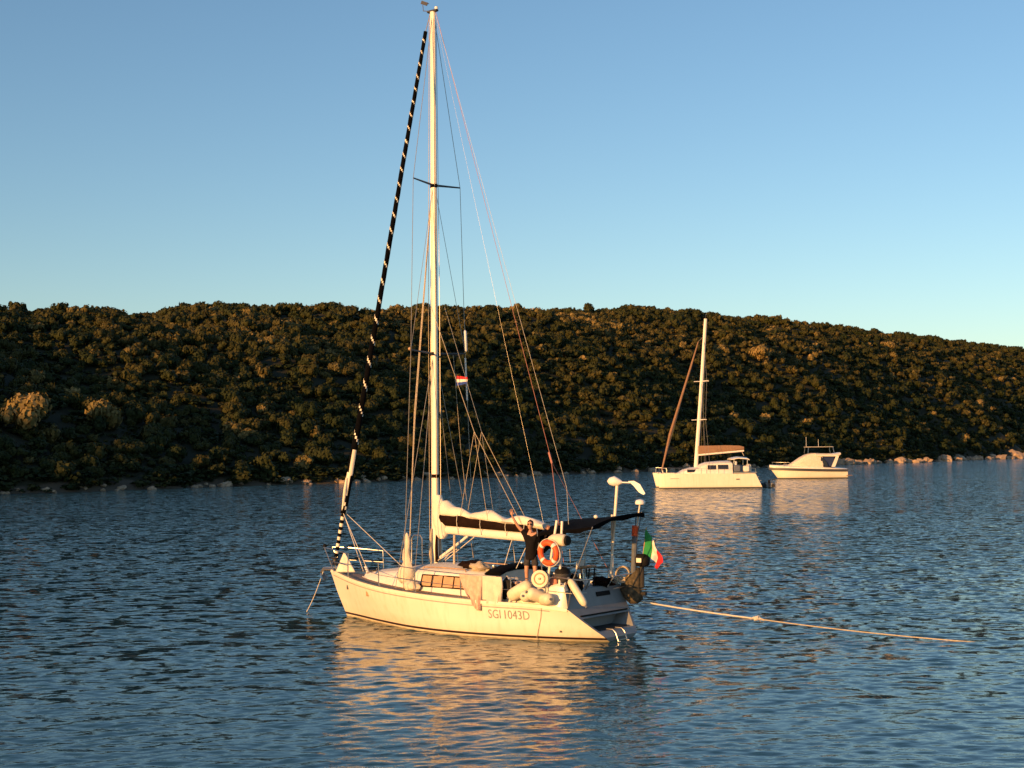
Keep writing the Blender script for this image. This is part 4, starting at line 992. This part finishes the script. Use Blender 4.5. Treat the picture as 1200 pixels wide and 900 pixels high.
# anchor line at the bow, line over the side, long mooring line astern
def line(name, pts, r, m, label, cat='rope'):
    b = Vector(pts[0]); mb = MB(); mb.tube([Vector(p) - b for p in pts], r, 7); o = mb.build(name, m, None, 60, b); tag(o, label, cat); return o
line('anchor_line', sag(W((11.15, .02, 1.30)), W((11.95, .02, -.06)), .10), .012, M['ropew'], 'thin anchor line running from the bow down into the water')
line('side_line', [W((1.62, hX(1.62, .95) + .02, 1.0)), W((1.72, hX(1.72, .6) + .015, .6)), W((1.9, hX(1.9, .1) + .03, .1)), W((1.94, hX(1.9, .02) + .03, -.08))], .008, M['rope'], 'thin cord hanging down the hull just aft of the registration letters')
SA = W((.90, -1.30, .90)); SB = Vector((11.64, 35.68, -.02)); KN = SA.lerp(SB, .385) - Vector((0, 0, .10))
line('mooring_line', sag(SA, KN, .03, 8), .022, M['ropew'], 'pale taut half of the mooring line between the stern and the knot')
line('mooring_line', sag(KN, SB, .05, 10) + [SB + Vector((.8, -.1, -.12))], .016, M['rope'], 'long tan half of the mooring line slanting from the knot into the water')
mb = MB()
for k in range(3): mb.torus((.05 * k - .05, 0, .01 * k), .045, .024, 12, 6, Matrix.Rotation(R(80), 4, 'Y') @ Matrix.Rotation(R(25 * k), 4, 'X'))
mb.tube([(-.16, .0, .0), (-.05, .02, .03), (.1, -.02, .0), (.2, 0, -.04)], .026, 6); mb.tube([(.0, .03, .0), (.12, .06, -.07)], .014, 5)
tag(mb.build('rope_knot', M['ropew'], None, 60, KN), 'bulky pale knot joining the two halves of the mooring line', 'knot')
#==PERSON==
# ------------------------------------------------------------------ the person on the cockpit edge, waving
def skin(joints, bones, root, levels=2):
    names = list(joints); me = bpy.data.meshes.new('tmp'); me.from_pydata([joints[k][0] for k in names], [(names.index(a), names.index(b)) for a, b in bones], [])
    o = bpy.data.objects.new('tmp', me); COL.objects.link(o); md = o.modifiers.new('Skin', 'SKIN'); md.use_smooth_shade = True; md.branch_smoothing = .4
    if not me.skin_vertices: raise RuntimeError('no skin layer')
    for i, k in enumerate(names):
        d = me.skin_vertices[0].data[i]; r = joints[k][1]; d.radius = r if isinstance(r, tuple) else (r, r); d.use_root = (k == root)
    sb = o.modifiers.new('Sub', 'SUBSURF'); sb.levels = levels; sb.render_levels = levels
    dg = bpy.context.evaluated_depsgraph_get(); dg.update(); ev = bpy.data.meshes.new_from_object(o.evaluated_get(dg))
    vs = [tuple(v.co) for v in ev.vertices]; fs = [tuple(p.vertices) for p in ev.polygons]
    bpy.data.objects.remove(o); bpy.data.meshes.remove(me); bpy.data.meshes.remove(ev)
    return vs, fs

def build_person():
    pe = empty('person', W((2.26, 1.10, 1.33)), R(-14)); tag(pe, 'person in black t-shirt and dark shorts standing by the cockpit, one arm raised', 'person')
    J = {'pel': ((0, .01, .90), (.13, .10)), 'sp': ((0, .0, 1.10), (.125, .09)), 'ch': ((0, .01, 1.30), (.15, .10)), 'nk': ((0, .01, 1.455), .058), 'nk2': ((0, -.005, 1.53), .055),
         'sR': ((-.17, .01, 1.415), .065), 'eR': ((-.335, -.06, 1.60), .043), 'wR': ((-.455, -.10, 1.83), .028), 'hR': ((-.475, -.11, 1.90), (.036, .020)),
         'sL': ((.17, .01, 1.405), .065), 'eL': ((.34, .02, 1.27), .043), 'wL': ((.46, -.08, 1.44), .028), 'hL': ((.485, -.10, 1.51), (.034, .020)),
         'hpR': ((-.09, .01, .84), .095), 'kR': ((-.115, -.03, .47), .060), 'aR': ((-.12, .02, .085), .042), 'tR': ((-.145, -.15, .035), .036),
         'hpL': ((.09, .01, .84), .095), 'kL': ((.12, -.04, .47), .060), 'aL': ((.13, .02, .085), .042), 'tL': ((.165, -.14, .035), .036)}
    Bn = [('pel', 'sp'), ('sp', 'ch'), ('ch', 'nk'), ('nk', 'nk2'), ('ch', 'sR'), ('sR', 'eR'), ('eR', 'wR'), ('wR', 'hR'), ('ch', 'sL'), ('sL', 'eL'), ('eL', 'wL'), ('wL', 'hL'),
          ('pel', 'hpR'), ('hpR', 'kR'), ('kR', 'aR'), ('aR', 'tR'), ('pel', 'hpL'), ('hpL', 'kL'), ('kL', 'aL'), ('aL', 'tL')]
    body = MB(); body.add(*skin(J, Bn, 'pel'))
    # head: skull, jaw, nose, ears, lips
    hc = Vector((0, -.03, 1.635)); rr = []
    prof = [(-.115, .030, .035, -.045), (-.10, .050, .060, -.03), (-.07, .062, .080, -.012), (-.03, .070, .092, 0), (.02, .075, .098, .004), (.06, .073, .096, .008), (.09, .060, .078, .012), (.112, .035, .045, .014), (.120, .008, .01, .014)]
    for z, a, b, oy in prof:
        ring = []
        for k in range(20):
            t = 6.2832 * k / 20; x, y = a * math.cos(t), b * math.sin(t) + oy
            if abs(t - 4.712) < .36 and -.05 < z < .03: y -= .016 if z < 0 else .004       # nose
            if abs(abs(t - 4.712) - .55) < .2 and -.005 < z < .04: y += .010                # eye sockets
            ring.append(hc + Vector((x, y, z)))
        rr.append(ring)
    body.loft(rr)
    for s in (-1, 1): body.ell(hc + Vector((s * .076, .012, -.005)), (.012, .022, .032), 8, 6)
    body.ell(hc + Vector((0, -.098, -.068)), (.024, .010, .009), 8, 5)
    # hands: five fingers each
    def hand(o, up, side, fwd, curl):
        o, up, side, fwd = Vector(o), Vector(up).normalized(), Vector(side).normalized(), Vector(fwd).normalized()
        for k, (off, ln, sp) in enumerate(((-.030, .062, -.16), (-.010, .078, -.05), (.010, .084, .05), (.030, .074, .15))):
            b = o + side * off + up * .015; d = (up + side * sp).normalized()
            p1 = b + d * ln * .5 + fwd * curl * .010; p2 = p1 + (d + fwd * curl * .9).normalized() * ln * .5; p3 = p2 + (d * (1 - .5 * curl) + fwd * curl * 1.6).normalized() * ln * .35
            body.add(*skin({'a': (tuple(b), .0095), 'b': (tuple(p1), .0095), 'c': (tuple(p2), .0085), 'd': (tuple(p3), .0065)}, [('a', 'b'), ('b', 'c'), ('c', 'd')], 'a', 1))
        tb = o + side * .030 - up * .025; t1 = tb + side * .035 + up * .025; t2 = t1 + (up * .8 + side * .35 + fwd * curl * .6).normalized() * .038
        body.add(*skin({'a': (tuple(tb), .012), 'b': (tuple(t1), .0105), 'c': (tuple(t2), .008)}, [('a', 'b'), ('b', 'c')], 'a', 1))
        body.ell(o + up * .0, (.040, .022, .045), 10, 7, rot=Matrix((side, fwd, up)).transposed().to_4x4())
    hand((-.48, -.112, 1.925), (-.12, -.05, 1), (1, -.1, .12), (0, -1, -.05), .15)
    hand((.49, -.105, 1.535), (.2, -.15, 1), (-1, -.3, .2), (.2, -1, 0), .9)
    bo = body.build('body', M['skin'], pe, 80)
    # clothes
    S = {k: (J[k][0], None) for k in J}
    sh = {'v': ((0, .008, .72), (.17, .155)), 'w': ((0, .008, .88), (.165, .150)), 'sp': ((0, .0, 1.08), (.160, .145)), 'ch': ((0, .01, 1.30), (.172, .140)), 'nk': ((0, .01, 1.43), (.085, .075)),
          'sR': ((-.175, .01, 1.42), .078), 'mR': ((-.265, -.03, 1.52), .066), 'sL': ((.175, .01, 1.41), .078), 'mL': ((.27, .016, 1.33), .066)}
    o = MB().add(*skin(sh, [('v', 'w'), ('w', 'sp'), ('sp', 'ch'), ('ch', 'nk'), ('ch', 'sR'), ('sR', 'mR'), ('ch', 'sL'), ('sL', 'mL')], 'w')).build('t_shirt', M['shirt'], pe, 80)
    so = {'w': ((0, .008, .95), (.145, .112)), 'p': ((0, .01, .87), (.155, .122)), 'hR': ((-.095, .01, .80), .112), 'kR': ((-.115, -.02, .52), .088), 'hL': ((.095, .01, .80), .112), 'kL': ((.118, -.03, .52), .088)}
    MB().add(*skin(so, [('w', 'p'), ('p', 'hR'), ('hR', 'kR'), ('p', 'hL'), ('hL', 'kL')], 'p')).build('shorts', M['shorts'], pe, 80)
    mb = MB(); rr = []
    for z, q, oy in ((.008, 1.06, .030), (.045, 1.07, .016), (.075, 1.07, .008), (.10, 1.08, .006), (.122, 1.1, .006), (.130, .8, .008)):
        b = np.interp(z, [p[0] for p in prof], [p[1] for p in prof]) * q + .004; c = np.interp(z, [p[0] for p in prof], [p[2] for p in prof]) * q + .004
        rr.append([hc + Vector((b * math.cos(t), c * math.sin(t) * (.86 if math.sin(t) < 0 and z < .08 else 1) + oy, z + .004 * math.sin(5 * t))) for t in (6.2832 * k / 18 for k in range(18))])
    mb.loft(rr).build('hair', M['hair'], pe, 70)
    mb = MB()
    for s in (-1, 1):
        mb.ell(hc + Vector((s * .033, -.094, .012)), (.029, .010, .021), 10, 7); mb.tube([hc + Vector((s * .06, -.082, .018)), hc + Vector((s * .080, .01, .012))], .004, 5)
    mb.tube([hc + Vector((-.01, -.104, .018)), hc + Vector((.01, -.104, .018))], .004, 5); mb.build('sunglasses', M['black'], pe, 60)
build_person()

# ------------------------------------------------------------------ generic small-boat hull for the two boats behind
def loft_hull(mb, L, B, y0, fb, fs, rake, stern_rake, draft, flare, fullness=.5, mi=0, split=None):
    """X from -L/2 (stern) to L/2 (bow); fb/fs freeboard at bow and stern"""
    N = 30; g = []
    for i in range(N + 1):
        t = i / N; s = fs + (fb - fs) * t ** 1.6
        pl = (1 - max(0, (t - fullness) / (1 - fullness)) ** 2.2) ** .8 * (.86 + .14 * min(1, t / .3)); pl = max(pl, .012)
        row = []
        for q in (1, .97, .8, .6, .4, .2, .08, .0):
            z = s * q; x = -L / 2 + L * t
            x += -rake * (1 - q) * t ** 6 + (-stern_rake * (1 - q)) * (1 - t) ** 8
            row.append((x, pl * B / 2 * (flare + (1 - flare) * q ** .6), z))
        row.append((row[-1][0], row[-1][1] * .8, -draft * .6)); row.append((row[-1][0], 0, -draft)); g.append(row)
    n = len(g[0])
    for sg in (1, -1):
        base = len(mb.v); mb.v += [(x, y0 + y * sg, z) for r in g for x, y, z in r]
        for a in range(N):
            for i in range(n - 1):
                q = (base + a * n + i, base + a * n + i + 1, base + (a + 1) * n + i + 1, base + (a + 1) * n + i); mb.f.append(q if sg > 0 else q[::-1]); mb.mi.append(1 if i >= 6 else mi)
    rr = [[(r[0][0], y0 + r[0][1] * q, r[0][2] - .01) for q in (-1, -.5, 0, .5, 1)] for r in g]; mb.loft(rr, closed=False, cap=False, flip=True)
    e = g[0]; mb.loft([[(x, y0 + y * q, z) for q in (-1, 0, 1)] for x, y, z in e], closed=False, cap=False)
    return g

# ---- catamaran: bow to the left, port side towards us
ct = empty('catamaran', (25.1, 183.9, 0), R(180) + R(-2)); tag(ct, 'white sailing catamaran with bare mast and brown furled sail, anchored before the hill', 'catamaran')
for y0 in (3.05, -3.05):
    mb = MB(); loft_hull(mb, 12.6, 1.55, y0, 1.95, 1.85, .45, .9, .35, .82, .62); mb.v = [(x + .45, y, z) for x, y, z in mb.v]; hh = mb.build('hull', [M['gel'], M['wiredark']], ct, 40)
    mb = MB()
    for k in range(3): mb.box((-5.75 - .30 * k, y0, 1.93 - .5 * k), (.5, 1.1, .1), bev=.02)
    mb.build('stern_steps', M['grey'], hh)
    if y0 > 0:
        mb = MB(); mb.box((-3.6, y0 + .765, 1.15), (.45, .03, .12), bev=.01); mb.build('hull_port', M['window'], hh)
        mb = MB(); mb.box((4.4, y0 + .70, 1.30), (1.1, .03, .05), (0, 0, R(-4)), bev=.01); mb.build('hull_moulding', M['rubline'], hh)
mb = MB(); mb.box((-.8, 0, 1.50), (9.2, 4.9, .7), bev=.1); mb.build('bridge_deck', M['gel'], ct)
mb = MB(); rr = []
for X, hw, z in ((3.75, 1.2, 1.92), (3.1, 2.2, 2.30), (2.2, 2.5, 2.55), (1.2, 2.6, 2.62), (.9, 2.6, 2.95), (.2, 2.65, 3.22), (-1.6, 2.7, 3.36), (-2.8, 2.6, 3.40), (-3.1, 2.55, 3.28)):
    rr.append([(X, hw * 1.04, 1.84), (X, hw, z - .18), (X, hw * .88, z), (X, 0, z + .10), (X, -hw * .88, z), (X, -hw, z - .18), (X, -hw * 1.04, 1.84)])
mb.loft(rr); cab = mb.build('coachroof', M['gel2'], ct, 35)
def side_pane(a, b, z0, z1, y, par, nm='window'):
    mb = MB(); mb.box(((a + b) / 2, y, (z0 + z1) / 2), (b - a, .05, z1 - z0), (R(7), 0, 0), bev=.02); return mb.build(nm, M['window'], par)
side_pane(-1.0, .1, 2.40, 2.95, 2.74, cab); side_pane(-2.5, -1.2, 2.42, 2.98, 2.76, cab); side_pane(1.5, 2.7, 2.05, 2.42, 2.56, cab)
mb = MB(); mb.box((-4.6, 0, 1.95), (3.4, 5.0, .16), bev=.05); mb.build('cockpit_floor', M['grey'], ct)
mb = MB(); rr = [[(X, y, z + .16 * (1 - (y / 2.3) ** 2)) for y in np.linspace(-2.3, 2.3, 9)] + [(X, y, z - .10) for y in np.linspace(2.3, -2.3, 9)] for X, z in ((-3.0, 3.68), (-3.9, 3.85), (-5.1, 3.76), (-5.3, 3.62))]
mb.loft(rr); ht = mb.build('hard_top', M['gel'], ct, 40)
mb = MB()
for X in (-3.3, -5.0):
    for y in (2.2, -2.2): mb.tube([(X, y, 1.95), (X - .05, y, 3.7)], .05, 7)
mb.build('hard_top_post', M['steel'], ht)
for X, y, sx, sz, m in ((-3.7, 2.1, .9, .9, 'bluegrey'), (-4.9, 2.0, .8, .8, 'gel2'), (-5.3, 1.4, .6, 1.0, 'canvas'), (-4.2, -1.6, 1.2, .9, 'grey')):
    mb = MB(); mb.box((X, y, 2.03 + sz / 2), (sx, .8, sz), bev=.12); mb.build('cockpit_seat', M[m], ct)
mb = MB(); mb.box((-3.55, 1.6, 2.75), (.4, 1.0, 1.4), bev=.1); mb.build('helm_console', M['gel2'], ct)
mb = MB(); ring = lambda X, z, q: [(X + .24 * q * math.cos(a), .14 * q * math.sin(a), z) for a in (6.2832 * k / 14 for k in range(14))]
mb.loft([ring(1.35, 2.6, 1.1), ring(.55, 12, 1.0), ring(-.25, 22.0, .85)]); ms = mb.build('mast', M['alu'], ct, 50)
for z, X in ((8.8, .80), (13.8, .42)):
    for sg in (1, -1): mb = MB(); mb.tube([(X, sg * .1, z), (X - .7, sg * 1.6, z + .05)], [.09, .05], 6); mb.build('spreader', M['alu'], ms)
    mb = MB(); mb.tube([(X - .95, 0, z + .05), (X + 1.0, 0, z + .0)], .05, 6); mb.build('spreader', M['alu'], ms)
for sg in (1, -1):
    wire('shroud', [(.0, sg * .1, 19.0), (-.1, sg * 1.6, 13.85), (.15, sg * 1.6, 8.85), (-.2, sg * 3.5, 1.9)], .018, M['wire'], ms, 5)
    wire('shroud', [(.45, sg * .1, 13.6), (.3, sg * 3.4, 1.9)], .016, M['wire'], ms, 5)
mb = MB(); mb.tube([(-.25, 0, 22.0), (-.27, 0, 22.6)], .03, 5); mb.build('masthead_aerial', M['wiredark'], ms)
mb = MB(); mb.tube([(5.75, 0, 2.3), (4.6, 0, 7.0), (1.75, 0, 15.8), (.75, 0, 19.0)], [.10, .19, .14, .07], 9); gz = mb.build('furled_genoa', M['brownsail'], ct, 60)
wire('forestay', [(5.95, 0, 1.9), (5.75, 0, 2.3), (.75, 0, 19.0), (.05, 0, 19.7)], .03, M['wire'], gz, 5)
mb = MB(); mb.tube([(6.15, 2.6, 1.95), (5.95, 0, 1.95), (6.15, -2.6, 1.95)], .11, 8); mb.build('crossbeam', M['alu'], ct)
mb = MB(); mb.tube([(1.15, 0, 4.25), (-4.9, 0, 4.75)], .13, 8); bm = mb.build('boom', M['alu'], ct)
mb = MB(); rr = []
for X, z, hh in ((1.0, 4.40, 1.05), (-.5, 4.5, .95), (-2.5, 4.68, .8), (-4.3, 4.80, .62), (-4.9, 4.86, .40)): rr.append([(X, .10, z), (X, .26, z + hh * .5), (X, .12, z + hh), (X, -.12, z + hh), (X, -.26, z + hh * .5), (X, -.10, z)])
mb.loft(rr).build('sail_cover', M['brownsail'], bm, 60)
wire('mainsheet', [(-4.6, 0, 4.7), (-4.9, 0, 4.1)], .04, M['rope'], bm, 5)
mb = MB()
for sg in (1, -1):
    y = 3.05 * sg
    mb.tube([(6.35, y + .1, 1.95), (6.3, y, 2.65), (5.4, y + .45 * sg, 2.6), (5.35, y + .45 * sg, 1.95)], .03, 6); mb.tube([(6.3, y, 2.65), (5.5, y - .3 * sg, 2.6), (5.45, y - .3 * sg, 1.95)], .03, 6)
    tops = [(5.4, y + .45 * sg, 2.6)]
    for X in (3.2, 1.0, -1.2, -3.4, -5.2): mb.tube([(X, y + .68 * sg, 1.85), (X, y + .68 * sg, 2.55)], .025, 5); tops.append((X, y + .68 * sg, 2.55))
    mb.tube(tops, .013, 5)
    mb.tube([(-5.2, y + .66 * sg, 2.55), (-5.9, y + .6 * sg, 2.5), (-6.0, y - .2 * sg, 2.5), (-6.0, y - .2 * sg, 1.9)], .03, 6)
mb.build('guard_rail', M['steel'], ct)
# its dark tender behind the stern
dg_ = empty('inflatable_tender', (25.1 + 7.7, 182.9, 0), R(90)); tag(dg_, 'small black inflatable tender floating at the catamaran stern', 'dinghy')
mb = MB(); mb.tube([(-1.3, .55, .25), (.8, .55, .27), (1.35, .30, .33), (1.55, 0, .38), (1.35, -.30, .33), (.8, -.55, .27), (-1.3, -.55, .25)], .24, 10); mb.build('tube', M['rubber'], dg_, 60)
mb = MB(); mb.box((0, 0, .12), (2.4, .9, .08)); mb.box((-1.15, 0, .35), (.08, .9, .5)); mb.build('floor', M['grey'], dg_)
mb = MB(); mb.box((-1.32, 0, .78), (.35, .26, .36), bev=.06); mb.box((-1.36, 0, .3), (.14, .1, .8)); mb.build('outboard', M['black'], dg_)

# ---- motor yacht: bow to the left
my = empty('motor_yacht', (49.2, 236.5, 0), R(180) + R(2)); tag(my, 'white motor yacht with dark window band and pale canopy, anchored right of the catamaran', 'motor yacht')
mb = MB(); loft_hull(mb, 12.6, 3.9, 0, 1.75, 1.35, 1.3, .1, .4, .70, .45); hl = mb.build('hull', [M['gel'], M['wiredark']], my, 40)
mb = MB(); rr = []
for i in range(31):     # raised deck moulding above a dark rubbing strake
    t = i / 30; x = -6.3 + 12.7 * t; pl = max(.02, (1 - max(0, (t - .45) / .55) ** 2.2) ** .8 * (.86 + .14 * min(1, t / .3))); b = 1.97 * pl; z = 1.36 + .40 * t ** 1.6; hgt = .20 + .42 * min(1, t * 2.2) * (1 - .35 * t)
    rr.append([(x, b, z), (x, b * .96, z + hgt * .7), (x, b * .82, z + hgt), (x, 0, z + hgt + .10), (x, -b * .82, z + hgt), (x, -b * .96, z + hgt * .7), (x, -b, z)])
mb.loft(rr).build('deck_moulding', M['gel'], my, 40)
for sg in (1, -1):
    mb = MB(); rr = []
    for i in range(31):
        t = i / 30; x = -6.3 + 12.75 * t; pl = max(.02, (1 - max(0, (t - .45) / .55) ** 2.2) ** .8 * (.86 + .14 * min(1, t / .3))); b = 1.99 * pl; z = 1.33 + .40 * t ** 1.6
        rr.append([(x, sg * (b + .03), z - .24), (x, sg * (b + .06), z), (x, sg * (b + .03), z + .17), (x, sg * (b - .05), z)])
    mb.loft(rr).build('rubbing_strake', M['wiredark'], hl, 50)
mb = MB(); rr = []
for X, hw, z in ((3.2, .9, 2.25), (2.3, 1.35, 2.75), (1.2, 1.55, 3.45), (.3, 1.6, 3.92), (-.6, 1.6, 4.12), (-1.8, 1.6, 4.10), (-2.2, 1.58, 3.9)):
    rr.append([(X, hw * 1.08, 1.85), (X, hw, (z + 1.85) / 2 + .1), (X, hw * .80, z), (X, 0, z + .10), (X, -hw * .80, z), (X, -hw, (z + 1.85) / 2 + .1), (X, -hw * 1.08, 1.85)])
mb.loft(rr); sp = mb.build('superstructure', M['canvas'], my, 45)
for sg in (1, -1):
    mb = MB(); pts = [(2.6, 2.10), (1.2, 2.75), (-.4, 2.95), (-2.1, 2.85), (-2.1, 2.20), (.5, 2.12)]
    mb.add([(x, sg * (1.70 - .06 * (z - 2)) * (1 if x < 1 else 1 - .14 * (x - 1)), z) for x, z in pts] + [(x, sg * 1.3 * (1 if x < 1 else 1 - .14 * (x - 1)), z) for x, z in pts], [tuple(range(6)), tuple(range(11, 5, -1))] + [(i, (i + 1) % 6, 6 + (i + 1) % 6, 6 + i) for i in range(6)])
    mb.build('window', M['canvas'] if sg > 0 else M['window'], sp)
mb = MB(); mb.add([(-1.75 + .0, 1.64, 2.3), (-3.0, 1.66, 1.95), (-2.9, 1.62, 2.6), (-1.9, 1.58, 3.6), (-1.75, 1.35, 2.3), (-3.0, 1.38, 1.95), (-2.9, 1.35, 2.6), (-1.9, 1.30, 3.6)], [(0, 1, 2, 3), (7, 6, 5, 4), (0, 4, 5, 1), (1, 5, 6, 2), (2, 6, 7, 3), (3, 7, 4, 0)]); mb.build('quarter_window', M['window'], sp)
mb = MB(); rr = []
for X, z, t in ((-1.0, 3.95, .22), (-2.6, 3.92, .28), (-4.2, 3.88, .26), (-5.0, 3.98, .20), (-5.25, 4.05, .08)): rr.append([(X, 1.55, z - t), (X, 1.60, z), (X, 1.2, z + .22), (X, -1.2, z + .22), (X, -1.60, z), (X, -1.55, z - t)])
mb.loft(rr); fb = mb.build('flybridge', M['gel'], my, 40)
for sg in (1, -1):
    mb = MB(); mb.add([(x, sg * 1.62 + y, z) for y in (-.07, .07) for x, z in ((-3.6, 1.9), (-4.2, 1.9), (-4.9, 3.7), (-4.4, 3.7))], [(3, 2, 1, 0), (4, 5, 6, 7), (0, 1, 5, 4), (1, 2, 6, 5), (2, 3, 7, 6), (3, 0, 4, 7)]); mb.build('side_fin', M['gel2'], my)
mb = MB(); mb.box((-3.3, 0, 2.75), (1.9, 2.7, 1.75), bev=.15); mb.build('cockpit_dark_fill', M['blue'], my)  # added box, coloured dark for the shade in the open aft cockpit
mb = MB(); mb.box((-6.6, 0, .45), (1.0, 3.4, .14), bev=.04); mb.build('swim_platform', M['teak'], my)
mb = MB(); mb.box((-1.9, 0, 5.22), (4.4, 2.6, .10), bev=.04); cn = mb.build('canopy', M['canvas'], my)
mb = MB()
for X, Xb_ in ((.1, .2), (-4.0, -4.2)):
    for y in (1.2, -1.2): mb.tube([(X, y, 5.2), (Xb_, y * 1.1, 4.15)], .04, 6)
mb.build('canopy_frame', M['steel'], cn)
for X, y, zt in ((.25, .4, 6.9), (-1.9, 0, 6.5)): mb = MB(); mb.tube([(X, y, 5.2), (X, y, zt)], .025, 5); mb.build('aerial', M['white'], cn)
mb = MB(); mb.tube([(6.0, 0, 2.75), (5.2, .75, 2.72), (3.4, 1.5, 2.68), (3.3, 1.5, 2.1)], .03, 6); mb.tube([(6.0, 0, 2.75), (5.2, -.75, 2.72), (3.4, -1.5, 2.68), (3.3, -1.5, 2.1)], .03, 6)
for x, y in ((5.9, 0), (5.0, .85), (5.0, -.85), (4.2, 1.2), (4.2, -1.2)): mb.tube([(x, y, 1.95), (x, y, 2.72)], .025, 5)
mb.build('bow_rail', M['steel'], my)
mb = MB(); mb.tube([(6.35, 0, 1.9), (6.6, 0, 1.75)], .07, 6); mb.build('anchor_roller', M['steel'], my)
